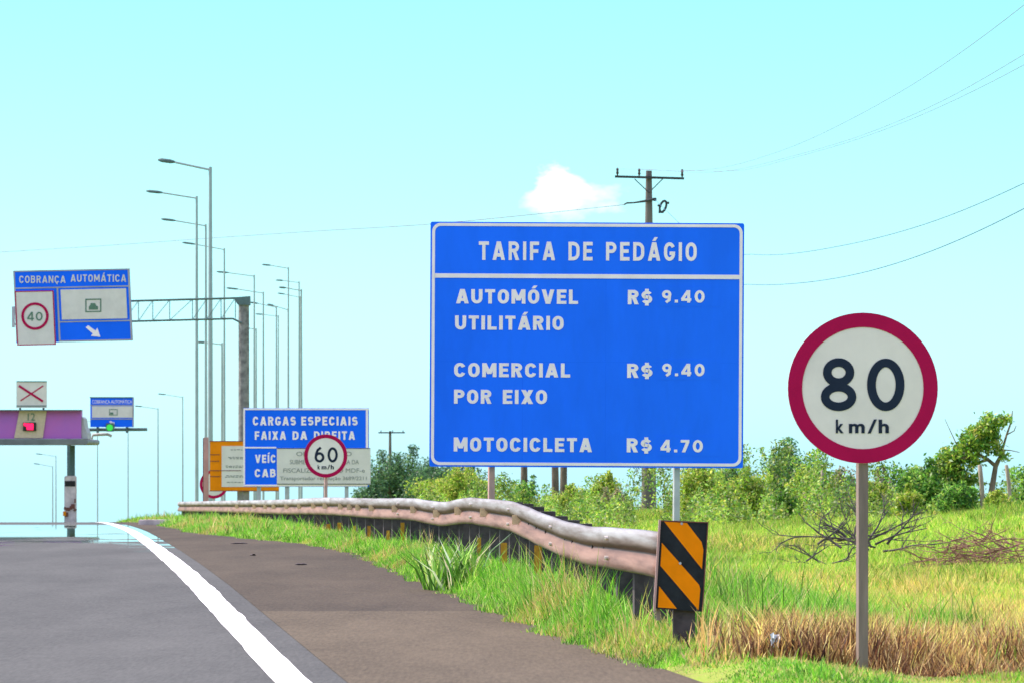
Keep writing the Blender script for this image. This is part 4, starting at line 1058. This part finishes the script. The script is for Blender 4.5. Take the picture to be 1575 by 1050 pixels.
def field_grass():
    rng = np.random.default_rng(12)
    n = 600000
    x, d = frus(rng, n, 33, 210, px0=560, px1=2130)
    v = x - edge(d) - shoulder(d)
    keep = (v > 2.2); x, d, v = x[keep], d[keep], v[keep]; n = len(x)
    clump = hnoise(x * 1.0, d * 0.3, 0.8); big = hnoise(x + 7, d * 0.22, 2.6)
    h = (0.12 + 0.14 * rng.random(n)) * (1 + 0.6 * np.clip(clump, -0.7, 1.2)) * (1 + 0.3 * big)
    h *= np.interp(d, [33, 37, 40, 60, 90, 110, 200], [0.2, 0.3, 0.6, 0.6, 0.75, 0.9, 1.0])
    w = rng.uniform(0.006, 0.014, n) * np.interp(d, [30, 60, 200], [1, 1.5, 3.4])
    c = pal(rng, n, G_FIELD, [5, 5, 4, 2.0, 3])
    dk = (hnoise(x * 0.9 + 5, d * 0.16, 1.1) > 0.25) & (rng.random(n) < 0.55); c[dk] *= 0.62; h[dk] *= 1.35
    # dry tint grows towards the near dry stand
    dry = smooth(-d, -78, -44) * 1.0 * np.clip(0.75 + 0.7 * hnoise(x * 0.8 + 9, d * 0.2, 1.2), 0.1, 1.2) + 0.35 * (big > 0.35)
    k = (rng.random(n) < dry * np.where(d < 35.2, 0.3, 1.0)); c[k] = pal(rng, int(k.sum()), [(0.60, 0.45, 0.14), (0.54, 0.47, 0.11), (0.46, 0.44, 0.07)], [1, 1, 1])
    V, C = blades(x, d, h, w, rng.uniform(0.1, 0.8, n), c, rng)
    o = quads_mesh('field_grass', V, C, 5, BF, M['blade']); o['kind'] = 'stuff'
    tag(o, 'yellow green meadow grass covering the field right of the guardrail', 'grass')
field_grass()

def dry_grass():
    rng = np.random.default_rng(13)
    n = 235000
    d = rng.uniform(35.0, 60, n) ; px = rng.uniform(1020, 1900, n); x = PX(px, d)
    edge_d = 35.3 + 0.12 * (x - 2.3) + 0.35 * np.sin(x * 2.3) + 0.25 * np.sin(x * 5.1 + 1)
    stand = hnoise(x * 1.2, d * 0.6, 0.6)
    dens = np.clip(1.25 - (d - edge_d) / (11.0 + 8.0 * hnoise(x * 0.7, d * 0.1, 0.7)), 0.0, 1) ** 1.15 * smooth(d - edge_d, -0.4, 0.9) * smooth(px, 1040, 1230) * (0.22 + 0.78 * smooth(hnoise(x * 0.9 + 4, d * 0.35, 0.8), -0.45, 0.25))
    keep = rng.random(n) < dens; x, d, stand, px, edge_d = x[keep], d[keep], stand[keep], px[keep], edge_d[keep]; n = len(x)
    h = rng.uniform(0.12, 0.38, n) * (1 + 0.6 * stand) * (0.55 + 0.45 * smooth(d - edge_d, 0, 1.2)) * np.interp(d - edge_d, [0, 2.5, 6, 14], [1.0, 0.95, 0.6, 0.4])
    w = rng.uniform(0.008, 0.018, n)
    c = pal(rng, n, G_DRY, [5, 5, 3, 5, 1.5], 0.3)
    pk = rng.random(n) < smooth(d - edge_d, 1.0, 7.0) * 0.6; c[pk] = pal(rng, int(pk.sum()), [(0.62, 0.50, 0.17), (0.50, 0.50, 0.10)], [1, 1])
    bk = rng.random(n) < 0.72 * (1 - smooth(d - edge_d + 1.5 * hnoise(x * 1.1, x * 0.3, 0.45), 0.6, 2.8)); c[bk] = c[bk] * np.array([0.30, 0.22, 0.25]); h[bk] *= 0.9  # blades along the near edge darkened as shade at the stand's foot
    V, C = blades(x, d, h, w, rng.uniform(0.1, 0.7, n), c, rng)
    o = quads_mesh('dry_grass', V, C, 5, BF, M['blade']); o['kind'] = 'stuff'
    tag(o, 'stand of dry brown grass around the foot of the 80 sign', 'dry grass')
dry_grass()

def tussock():
    rng = np.random.default_rng(14); d0 = 60.5; f = SF(700, d0)
    for px, d0, n, hh, label in ((694, 60, 210, 0.66, 'tall tussock of broad pale green blades beside the shoulder edge'), (862, 49, 70, 0.3, 'lower leafy grass tuft in front of the near stretch of guardrail')):
        x0 = PX(px, d0); r = 0.24
        a = rng.uniform(0, 6.28, n); rr = r * np.sqrt(rng.random(n))
        x = x0 + rr * np.cos(a) * 1.3; d = d0 + rr * np.sin(a) * 2.5
        h = rng.uniform(0.5, 1.0, n) * hh; w = rng.uniform(0.02, 0.042, n)
        c = pal(rng, n, [(0.14, 0.32, 0.03), (0.30, 0.50, 0.09), (0.62, 0.62, 0.36), (0.05, 0.14, 0.015)], [4, 3, 2.5, 4])
        V, C = blades(x, d, h, w, rng.uniform(0.3, 0.9, n), c, rng)
        V[:, 0] -= x0; V[:, 1] -= d0; z0 = gz(x0, d0); V[:, 2] -= z0
        o = quads_mesh('grass_tussock', V, C, 5, BF, M['blade']); o.location = (x0, d0, z0)
        tag(o, label, 'grass tussock')
    # single seed stalks that stand clear of the field
    for px, py, d0, label in ((1188, 880, 47, 'tall pale yellow seed stalk standing clear of the field right of the striped marker'), (1211, 905, 45, 'shorter pale yellow seed stalk beside the taller one in the field')):
        x0 = PX(px, d0); z0 = gz(x0, d0); hh = PZ(py, d0) - z0
        V, C = blades(np.array([x0, x0 + .01, x0 + .02]), np.array([d0] * 3), np.array([hh, hh * .8, hh * .6]), np.array([.02, .016, .014]), np.array([.12, .3, .4]), np.array([[.62, .60, .16]] * 3), rng)
        V[:, 0] -= x0; V[:, 1] -= d0; V[:, 2] -= z0
        o = quads_mesh('seed_stalk', V, C, 5, BF, M['blade']); o.location = (x0, d0, z0); tag(o, label, 'grass stalk')
tussock()

def leaves(rng, cen, size, cols, wts, up=0.25):
    n = len(cen)
    s = size * rng.uniform(0.6, 1.35, n)[:, None]
    nrm = rng.normal(0, 1, (n, 3)); nrm[:, 2] += up; nrm /= np.linalg.norm(nrm, axis=1)[:, None]
    r = rng.normal(0, 1, (n, 3)); a = np.cross(nrm, r); a /= np.linalg.norm(a, axis=1)[:, None]; b = np.cross(nrm, a)
    V = np.zeros((n, 4, 3))
    V[:, 0] = cen - a * s; V[:, 1] = cen + b * s * 0.42 + a * s * 0.1 + nrm * s * 0.15; V[:, 2] = cen + a * s; V[:, 3] = cen - b * s * 0.42 + a * s * 0.1 + nrm * s * 0.15
    C = np.repeat(pal(rng, n, cols, wts, 0.28), 4, axis=0)
    return V.reshape(-1, 3), C
LF = [(0, 1, 2, 3)]
L_GREEN = [(0.09, 0.25, 0.032), (0.17, 0.36, 0.04), (0.32, 0.47, 0.085), (0.032, 0.085, 0.018)]
L_BLUE = [(0.095, 0.23, 0.075), (0.15, 0.31, 0.09), (0.31, 0.44, 0.17), (0.04, 0.10, 0.045)]
L_YEL = [(0.20, 0.33, 0.028), (0.31, 0.42, 0.045), (0.11, 0.21, 0.022), (0.46, 0.46, 0.10)]
L_PALE = [(0.20, 0.24, 0.10), (0.28, 0.26, 0.13), (0.12, 0.19, 0.06), (0.36, 0.28, 0.16)]
L_FAR = [(0.055, 0.14, 0.055), (0.085, 0.18, 0.065), (0.13, 0.24, 0.075), (0.03, 0.08, 0.04)]

def plant(name, cat, px0, px1, ptop, pbase, d, label, cols, nl, ls, seed, group=None, stems=5, spread=0.75, spires=3, low=0.0, wts=(4, 4, 2.2, 3), barkm='bark', trunk=False):
    """a shrub or small tree: tapering stems that branch, leaf clumps round the twig ends"""
    rng = np.random.default_rng(seed); rr = random.Random(seed); nl = int(nl * 2.3); ls *= 0.86
    x0 = PX((px0 + px1) / 2, d); z0 = gz(x0, d)
    W = (px1 - px0) * d / F / 2; H = PZ(ptop, d) - z0
    t = empty(name, (x0, d, z0), label, cat, group)
    mb = MB(); ends = []
    for s in range(stems):
        a = rr.uniform(0, 6.283); k = rr.uniform(0.15, spread)
        e = Vector((math.cos(a) * W * k, math.sin(a) * W * k * 0.8, H * rr.uniform(0.40, 0.80) * (1 - 0.35 * k * k)))
        b0 = Vector((math.cos(a) * 0.04 * W, math.sin(a) * 0.04 * W, -0.1)) if trunk else Vector((math.cos(a) * 0.25 * W * k, math.sin(a) * 0.25 * W * k, -0.1))
        mid = b0.lerp(e, 0.5) + Vector((rr.uniform(-.1, .1) * W, rr.uniform(-.1, .1) * W, H * 0.08))
        r0 = 0.018 * H * (1.3 if trunk else 0.8)
        mb.tube([b0, mid, e], [r0, r0 * 0.65, r0 * 0.25], 6)
        ends.append((e, 1.0))
        for q in range(4):
            u = rr.uniform(0.3, 0.95); st = b0.lerp(mid, u * 2) if u < 0.5 else mid.lerp(e, u * 2 - 1)
            a2 = rr.uniform(0, 6.283); L_ = W * rr.uniform(0.3, 0.6)
            e2 = st + Vector((math.cos(a2) * L_, math.sin(a2) * L_, rr.uniform(0.05, 0.35) * H * 0.6))
            mb.tube([st, st.lerp(e2, .5) + Vector((0, 0, .04 * H)), e2], [r0 * 0.4, r0 * 0.28, r0 * 0.12], 5)
            ends.append((e2, 0.85))
    for s in range(spires):
        a = rr.uniform(0, 6.283); k = rr.uniform(0.0, 0.7)
        b0 = Vector((math.cos(a) * W * k, math.sin(a) * W * k, H * 0.4)); e = b0 + Vector((rr.uniform(-.15, .15) * W, 0, H * rr.uniform(0.45, 0.6)))
        mb.tube([b0, e], [0.008 * H, 0.003 * H], 5)
        for u in np.linspace(0.2, 1.0, 6): ends.append((b0.lerp(e, float(u)), 0.30 + 0.30 * (1 - u)))
    mb.build('stem', M[barkm], t)
    if low > 0:
        for s in range(int(stems * 2)):
            a = rr.uniform(0, 6.283); k = rr.uniform(0.2, 0.95)
            ends.append((Vector((math.cos(a) * W * k, math.sin(a) * W * k * 0.8, H * rr.uniform(0.03, low))), 0.9))
    wgt = np.array([w for _, w in ends]); E = np.array([tuple(e) for e, _ in ends])
    idx = rng.choice(len(E), nl, p=wgt / wgt.sum())
    R0 = 0.27 * (W + H * 0.5)
    off = rng.normal(0, 1, (nl, 3)); off /= np.linalg.norm(off, axis=1)[:, None]; off *= (rng.random((nl, 1)) ** 0.45) * R0 * wgt[idx][:, None]; off[:, 2] *= 0.8
    cen = E[idx] + off
    top = H * 1.0; ok = (cen[:, 2] > 0.0)
    cen = cen[ok]
    sc_ = min(1.0, top / max(cen[:, 2].max(), 1e-3)); cen[:, 2] *= (top / cen[:, 2].max())
    V, C = leaves(rng, cen, ls, cols, wts)
    quads_mesh('foliage', V, C, 4, LF, M['leaf'], t)
    return t

SH = 'shrubs along the back of the field'
plant('shrub', 'shrub', 1085, 1160, 696, 790, 128, 'bluish green shrub peeping out at the lower right corner of the fare board', L_BLUE, 3200, 0.055, 21, SH, 6, spires=2, low=0.3)
plant('shrub', 'shrub', 1150, 1258, 672, 792, 126, 'tallest bluish shrub with an upright tip between the fare board and the 80 sign', L_BLUE, 4600, 0.055, 22, SH, 8, spires=4, low=0.35)
plant('shrub', 'shrub', 1205, 1270, 712, 790, 121, 'yellowish shrub at the right foot of the tall bluish one', L_YEL, 2200, 0.05, 23, SH, 5, low=0.4)
plant('shrub', 'shrub', 1258, 1318, 716, 785, 132, 'sparse pale shrub just left of the brown sign post', L_PALE, 1500, 0.05, 24, SH, 6, spires=2, low=0.3)
plant('shrub', 'shrub', 1318, 1385, 738, 792, 122, 'low mixed shrub between the brown sign post and the dense shrub', L_YEL, 1900, 0.05, 25, SH, 5, low=0.4)
plant('shrub', 'shrub', 1374, 1490, 696, 786, 112, 'dense glossy green shrub right of the 80 sign', L_GREEN, 5200, 0.058, 26, SH, 9, spires=3, low=0.45)
plant('shrub', 'shrub', 1552, 1625, 706, 772, 118, 'dark green shrub at the right edge of the picture', L_GREEN, 2200, 0.055, 27, SH, 6, low=0.4)
plant('shrub', 'shrub', 1042, 1112, 705, 796, 122, 'green shrub under the right end of the fare board, behind the grey post', L_YEL, 3300, 0.052, 28, SH, 7, low=0.4)
plant('shrub', 'shrub', 905, 955, 722, 792, 130, 'yellow green shrub under the fare board left of the utility pole foot', L_YEL, 2400, 0.05, 29, SH, 6, low=0.35)
plant('shrub', 'shrub', 838, 920, 741, 782, 138, 'low spreading shrub under the middle of the fare board', L_YEL, 2000, 0.05, 30, SH, 6, low=0.5)
plant('shrub', 'shrub', 772, 838, 730, 775, 142, 'rounded green shrub right of the pinkish fare board post', L_GREEN, 2000, 0.05, 31, SH, 6, spires=1, low=0.4)
plant('shrub', 'shrub', 905, 965, 748, 788, 128, 'lowest pale shrub between the two clumps below the fare board', L_PALE, 1300, 0.045, 32, SH, 5, low=0.5)
for k, (a0, a1, tp, bs, dd_, lab, cc) in enumerate((
    (1092, 1135, 728, 794, 119, 'knee high yellow green shrub under the lower right corner of the fare board', L_YEL), (1128, 1182, 716, 794, 117, 'bright shrub in front of the two bluish ones', L_YEL),
    (1180, 1225, 742, 794, 115, 'small dark shrub at the foot of the tallest bluish shrub', L_GREEN), (1226, 1262, 702, 788, 134, 'narrow bluish shrub behind the pale fence post', L_BLUE),
    (1284, 1325, 730, 790, 119, 'small green shrub touching the left side of the brown sign post', L_BLUE), (1336, 1372, 716, 786, 130, 'feathery pale shrub right of the brown sign post, behind the stubby fence posts', L_PALE),
    (1440, 1512, 738, 786, 108, 'dark low shrub at the foot of the windblown tree', L_GREEN), (1372, 1420, 742, 790, 106, 'bright low shrub at the left foot of the dense glossy shrub', L_YEL),
    (1512, 1566, 752, 784, 106, 'yellowish low shrub between the forked trunks and the leaning fence post', L_YEL), (905, 948, 738, 790, 134, 'bluish shrub just left of the utility pole foot', L_BLUE))):
    plant('shrub', 'shrub', a0, a1, tp, bs, dd_, lab, cc, 1700, 0.05, 80 + k, SH, 6, spires=1 + k % 2, low=0.45)
def undergrowth():
    rng = np.random.default_rng(91); n = 120000
    px = rng.uniform(640, 1890, n); d = rng.uniform(108, 146, n); x = PX(px, d)
    top = 0.50 + 0.42 * hnoise(px / 16.0, d * 0.1, 1.0) + 0.30 * hnoise(px / 47.0 + 3, d * 0.05, 1.0) + 0.14 * hnoise(px / 5.0, d * 0.3, 1.0)
    top = np.clip(top, 0.12, 1.6) * np.interp(px, [640, 760, 900, 972, 980, 1018, 1026, 1060, 1300, 1420, 1680], [1.0, 0.7, 0.8, 0.9, 0.12, 0.12, 1.0, 1.35, 1.4, 0.9, 1.0])
    z = ground(x, d) + top * rng.random(n) ** 0.8
    cen = np.stack([x, d, z], -1)
    # upright shoots that break the outline
    for k in range(90):
        p0 = rng.uniform(700, 1670); dd2 = rng.uniform(112, 140); x0 = PX(p0, dd2); hh = rng.uniform(0.7, 1.45) * np.interp(p0, [700, 900, 1060, 1330, 1420, 1670], [0.8, 0.8, 1.25, 1.15, 0.9, 0.9])
        if 975 < p0 < 1022: continue
        m_ = int(260 * hh); u = rng.random(m_) ** 0.8; w_ = 0.20 * (1.1 - u) + 0.05; ln = rng.normal(0, 0.22)
        c2 = np.stack([x0 + ln * u * hh + rng.normal(0, 1, m_) * w_, dd2 + rng.normal(0, 1, m_) * w_, float(ground(x0, dd2)) + u * hh * 1.1], -1)
        cen = np.concatenate([cen, c2])
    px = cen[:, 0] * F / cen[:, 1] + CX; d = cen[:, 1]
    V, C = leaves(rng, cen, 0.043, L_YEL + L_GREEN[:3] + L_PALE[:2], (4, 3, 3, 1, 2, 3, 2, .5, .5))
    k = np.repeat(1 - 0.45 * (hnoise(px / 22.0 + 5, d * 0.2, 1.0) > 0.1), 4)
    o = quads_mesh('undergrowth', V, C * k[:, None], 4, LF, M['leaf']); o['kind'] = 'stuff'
    tag(o, 'tangled leafy scrub filling the gaps between the shrubs at the back of the field', 'undergrowth')
undergrowth()
FT = 'trees behind the guardrail'
plant('tree', 'tree', 560, 668, 682, 800, 330, 'dark bluish tree mass behind the small far utility pole', L_FAR, 9000, 0.11, 41, FT, 9, spread=0.85, low=0.4, trunk=True)
plant('tree', 'tree', 618, 745, 690, 800, 300, 'broad dark tree partly hidden by the lower left corner of the fare board', L_FAR, 9000, 0.10, 42, FT, 9, spread=0.85, low=0.4, trunk=True)
plant('tree', 'tree', 652, 768, 715, 790, 190, 'lighter yellow green tree left of the pinkish fare board post', L_YEL, 6000, 0.07, 43, FT, 8, spread=0.85, low=0.4, trunk=True)
plant('tree', 'tree', 545, 600, 735, 800, 300, 'low dark tree just right of the grey text panel', L_FAR, 3500, 0.10, 44, FT, 6, spread=0.85, low=0.5, trunk=True)

def bare_tree(px, lean, d, label, seed, ptop, m='bark'):
    """slender tree; the crown stands above its bare trunk"""
    rng = np.random.default_rng(seed); rr = random.Random(seed)
    x0 = PX(px, d); z0 = gz(x0, d); H = PZ(ptop, d) - z0
    t = empty('tree', (x0, d, z0), label, 'tree', FT)
    mb = MB(); tip = Vector((lean, 0, H))
    mb.tube([(0, 0, -.2), (lean * .3, 0.03, H * .45), tuple(tip)], [0.13, 0.10, 0.03], 7); E = []
    for k in range(16):
        u = rr.uniform(0.5, 1.0); s = Vector((lean * u, 0, H * u)); a = rr.uniform(0, 6.28); L_ = rr.uniform(0.5, 1.1)
        e = s + Vector((math.cos(a) * L_, math.sin(a) * L_, rr.uniform(0.1, 0.6))); mb.tube([s, s.lerp(e, .5) + Vector((0, 0, .06)), e], [0.035, 0.025, 0.01], 5); E.append(tuple(e))
    mb.build('trunk', M[m], t); E = np.array(E); nl = 3500
    cen = E[rng.integers(0, len(E), nl)] + rng.normal(0, 0.26, (nl, 3))
    V, C = leaves(rng, cen, 0.06, L_GREEN, (4, 4, 2, 3)); quads_mesh('crown', V, C, 4, LF, M['leaf'], t)
bare_tree(855, -0.15, 165, 'slender dark trunked tree behind the fare board, left of a pair', 51, 480)
bare_tree(866, 0.12, 168, 'slender dark trunked tree behind the fare board, right one of a close pair', 52, 500)
bare_tree(806, 0.02, 170, 'slender tree trunk showing under the fare board left of the pair', 53, 520)

def leaning_tree():
    """wind-bent tree with forked trunks on the right"""
    d = 112; f = SF(1520, d); X, Z = f.X, f.Z
    t = empty('tree', f.loc(), 'windblown tree with forked bare trunks and thin twigs, right of the 80 sign', 'tree')
    mb = MB()
    def br(pts, r): mb.tube([(X(a), b, Z(c)) for a, b, c in pts], r, 6)
    br([(1520, 0, 790), (1527, 0.05, 745), (1532, 0.1, 716), (1520, 0.1, 706), (1500, 0.05, 712)], [0.085, 0.07, 0.06, 0.045, 0.03])
    br([(1532, 0.1, 716), (1540, 0.1, 700), (1543, 0.15, 690), (1549, 0.1, 668), (1556, 0.1, 648), (1558, 0.1, 631)], [0.06, 0.04, 0.03, 0.025, 0.02, 0.01])
    br([(1549, 0.1, 668), (1560, 0.05, 662), (1563, 0.0, 654)], [0.016, 0.012, 0.008])
    br([(1543, 0.15, 691), (1556, 0.15, 692), (1569, 0.1, 695)], [0.018, 0.012, 0.007])
    br([(1520, 0.1, 706), (1505, 0.0, 698), (1480, -0.2, 705), (1455, -0.2, 694)], [0.045, 0.04, 0.03, 0.012])
    br([(1505, 0, 698), (1510, 0.1, 675), (1516, 0.1, 655), (1524, 0.1, 638)], [0.04, 0.03, 0.02, 0.01])
    br([(1510, 0.1, 680), (1527, 0.2, 662), (1546, 0.2, 644)], [0.025, 0.018, 0.01])
    br([(1480, -0.2, 705), (1470, 0, 680), (1454, 0.1, 644)], [0.018, 0.012, 0.006])
    br([(1505, 0, 698), (1492, 0.2, 680), (1486, 0.2, 665)], [0.025, 0.018, 0.01])
    br([(1490, -0.1, 704), (1475, 0.2, 712), (1456, 0.1, 706)], [0.025, 0.02, 0.012])
    mb.build('trunk', M['pale_bark'], t)
    rng = np.random.default_rng(61); E = []
    for a, c, r, n in ((1521, 642, 9, 200), (1515, 655, 12, 300), (1505, 668, 14, 380), (1497, 662, 10, 200), (1525, 662, 12, 300), (1538, 648, 12, 260), (1549, 645, 8, 120), (1500, 682, 18, 600), (1482, 690, 16, 480),
                       (1515, 684, 15, 420), (1530, 676, 12, 200), (1470, 700, 14, 380), (1456, 693, 8, 130), (1490, 702, 16, 430), (1535, 692, 10, 150), (1462, 708, 11, 200), (1500, 710, 12, 200), (1484, 674, 11, 200), (1545, 702, 8, 90), (1450, 716, 18, 500), (1470, 726, 20, 700), (1444, 742, 18, 500), (1494, 738, 14, 320), (1480, 752, 16, 450)):
        n = int(n * 0.8); E.append(np.stack([X(a) + rng.normal(0, 0.5, n) * r * d / F, rng.normal(0, 0.18, n), Z(c) + rng.normal(0, 0.45, n) * r * d / F], -1))
    cen = np.concatenate(E); V, C = leaves(rng, cen, 0.055, L_YEL + L_GREEN[:1], (4, 3, 4, 1.5, 3)); quads_mesh('crown', V, C, 4, LF, M['leaf'], t)
leaning_tree()

def fence_post(px, lean_px, ptop, pbase, d, w, label):
    f = SF(px, d, PZ(pbase, d)); X, Z = f.X, f.Z
    r = w * d / F / 2; rr = random.Random(px)
    zb = min(-0.1, gz(f.x, d) - f.z - 0.1)
    mb = MB().tube([(0, 0, zb), (X(px + lean_px * .5) + rr.uniform(-.01, .01), 0, Z((ptop + pbase) / 2)), (X(px + lean_px), 0, Z(ptop) - .03), (X(px + lean_px * 1.05), 0, Z(ptop))], [r * 1.1, r, r * 0.95, r * 0.6], 8)
    o = mb.build('fence_post', M['fence_wood']); o.location = f.loc(); tag(o, label, 'fence post', 'old wooden fence posts')
for a in ((1513, -6, 714, 778, 108, 7, 'thickest bleached fence post, left of the forked tree trunks'), (1556, -8, 714, 772, 108, 6, 'leaning bleached fence post right of the forked tree trunks'),
          (1264, 1, 722, 786, 116, 5, 'thin pale fence post standing left of the brown sign post'), (1355, 0, 735, 775, 124, 6, 'stubby fence post just right of the brown sign post'),
          (1369, 0, 734, 775, 126, 5, 'stubby fence post close to the dense glossy shrub'), (1104, 0, 756, 795, 120, 5, 'short pale fence post under the right corner of the fare board')):
    fence_post(*a)

def branches(name, label, cat, px, py, d, wx, hz, n, m, seed, r0, flat=0.3, curvy=0.25):
    rr = random.Random(seed); f = SF(px, d)
    mb = MB()
    for k in range(n):
        a = rr.uniform(0, 6.283); L_ = rr.uniform(0.35, 1.0) * wx
        b0 = Vector((rr.uniform(-.85, .85) * wx, rr.uniform(-.5, .5) * wx, rr.uniform(0.0, 1.0) ** 1.6 * hz * 0.8))
        dr = Vector((math.cos(a), math.sin(a) * 0.6, rr.uniform(-0.1, flat))).normalized()
        pts = [b0]; p = b0.copy()
        for q in range(5):
            dr = (dr + Vector((rr.uniform(-1, 1), rr.uniform(-1, 1), rr.uniform(-1, 1))) * curvy).normalized(); p = p + dr * L_ / 5; p.z = max(p.z, 0.01); pts.append(p.copy())
        r = r0 * rr.uniform(0.4, 1.0)
        mb.tube(pts, [r, r * .9, r * .75, r * .6, r * .45, r * .2], 5)
        for q in range(2):
            i = rr.randint(1, 4); s = pts[i]; e = s + Vector((rr.uniform(-.45, .45), rr.uniform(-.3, .3), rr.uniform(-.15, .4))) * L_ * 0.6; e.z = max(e.z, .01)
            mb.tube([s, s.lerp(e, .5) + Vector((rr.uniform(-.05, .05), 0, .03)), e], [r * .45, r * .35, r * .15], 4)
    o = mb.build(name, M[m]); o.location = f.loc(); tag(o, label, cat)
def bough(label, px, d, roots, seed, r0):
    """a fallen dead bough: limbs fork again and again from where it rests on the ground"""
    rr = random.Random(seed); f = SF(px, d); mb = MB()
    def limb(p, dr, L_, r, lv):
        pts = [p]; q = p.copy(); v = dr.normalized(); n = 5
        for k in range(n):
            v = (v + Vector((rr.uniform(-1, 1), rr.uniform(-1, 1), rr.uniform(-1, 1))) * 0.17).normalized(); q = q + v * L_ / n; q.z = max(q.z, 0.02); pts.append(q.copy())
        mb.tube(pts, [r * (1 - 0.13 * k) for k in range(n + 1)], 5)
        if lv < 3:
            for k in range(3 if lv == 0 else 3):
                i = rr.randint(1, n); w = (v + Vector((rr.uniform(-1, 1), rr.uniform(-.8, .8), rr.uniform(-.45, .9))) * 0.95).normalized()
                limb(pts[i], w, L_ * rr.uniform(0.4, 0.7), r * 0.55, lv + 1)
    for x, z, dx, dy, dz, L_ in roots + tuple((x + rr.uniform(-.35, .35), z + .05, -dx * .7 + rr.uniform(-.5, .5), dy, dz * .8 + .1, L_ * .75) for x, z, dx, dy, dz, L_ in roots):
        limb(Vector((x, rr.uniform(-.2, .2), z)), Vector((dx, dy, dz)), L_, r0 * rr.uniform(0.7, 1.1), 0)
    o = mb.build('fallen_branch', M['branch']); o.location = f.loc(); tag(o, label, 'dead branches')
bough('tangle of grey dead branches lying in the grass around the brown sign post', 1325, 76, ((0.1, .12, -1, .2, .75, .95), (0.0, .2, -1, -.2, .25, 1.0), (0.15, .15, -.3, .2, 1, .7), (.2, .2, 1, .1, .35, .8), (.1, .25, .7, .3, .8, .6), (-.3, .15, -.8, .3, .5, .7), (.3, .1, .9, -.3, .05, .7), (-.1, .3, .2, 0, 1, .6)), 71, 0.021)
bough('small low dead bough reaching out left of the branch tangle', 1262, 71, ((0.1, .08, -1, .1, .35, .5), (0, .1, -.6, -.1, .6, .4), (0.1, .05, -1, .2, .1, .4)), 72, 0.013)
branches('brush_pile', 'heap of reddish brown dead twigs at the right edge of the field', 'brush pile', 1510, 850, 68, 0.75, 0.50, 170, 'brown_twig', 73, 0.011, 0.45)

# ------------------------------------------------------------------ small things
def litter():
    d = 35.2; x = PX(1192, d); z = gz(x, d) + 0.06; rr = random.Random(9); mb = MB()
    vs = []; n = 6
    for i in range(n):
        for j in range(n): vs.append((0.06 * (i / (n - 1) - .5) + rr.uniform(-.008, .008), rr.uniform(-.03, .03), 0.115 * (j / (n - 1)) + rr.uniform(-.01, .01)))
    fs = [(i * n + j, (i + 1) * n + j, (i + 1) * n + j + 1, i * n + j + 1) for i in range(n - 1) for j in range(n - 1)]
    o = mb.add(vs, fs, False).build('litter', M['litter']); o.location = (x, d, z)
    sm = o.modifiers.new('thickness', 'SOLIDIFY'); sm.thickness = 0.003
    tag(o, 'crumpled white plastic scrap caught in the grass left of the brown sign post', 'litter')
litter()
def debris(px, py, w, label, seed):
    d = F * CAMZ / (py - YH); x = PX(px, d); rr = random.Random(seed); mb = MB()
    W = w * d / F
    pts = [(-W / 2, 0, .02), (-W / 4, rr.uniform(-.05, .05), .03), (0, rr.uniform(-.1, .1), .02), (W / 4, rr.uniform(-.05, .05), .035), (W / 2, 0, .02)]
    mb.tube(pts, [.012, .03, .035, .03, .012], 6)
    mb.v = [(a, b * 2, c * .45) for a, b, c in mb.v]
    o = mb.build('tyre_scrap', M['rail_post']); o.location = (x, d, float(prof(d)) + 0.004); tag(o, label, 'debris', 'dark scraps lying on the shoulder')
debris(368, 836, 26, 'longest dark scrap of tyre lying on the shoulder, farthest away', 1)
debris(389, 854, 7, 'tiny dark scrap on the shoulder, left of the middle', 2)
debris(463, 868.5, 18, 'dark scrap of tyre on the shoulder nearest the grass', 3)
def kerb():
    d = 138; mb = MB(); x0, x1 = PX(214, d), PX(298, d)
    z = float(prof(d)); mb.box(((x0 + x1) / 2, d, z + 0.05), (x1 - x0, 0.5, 0.18), bev=0.02)
    o = mb.build('concrete_kerb', M['pillar_white']); tag(o, 'low pale kerb stone lying across the shoulder at the road crest', 'kerb')
kerb()
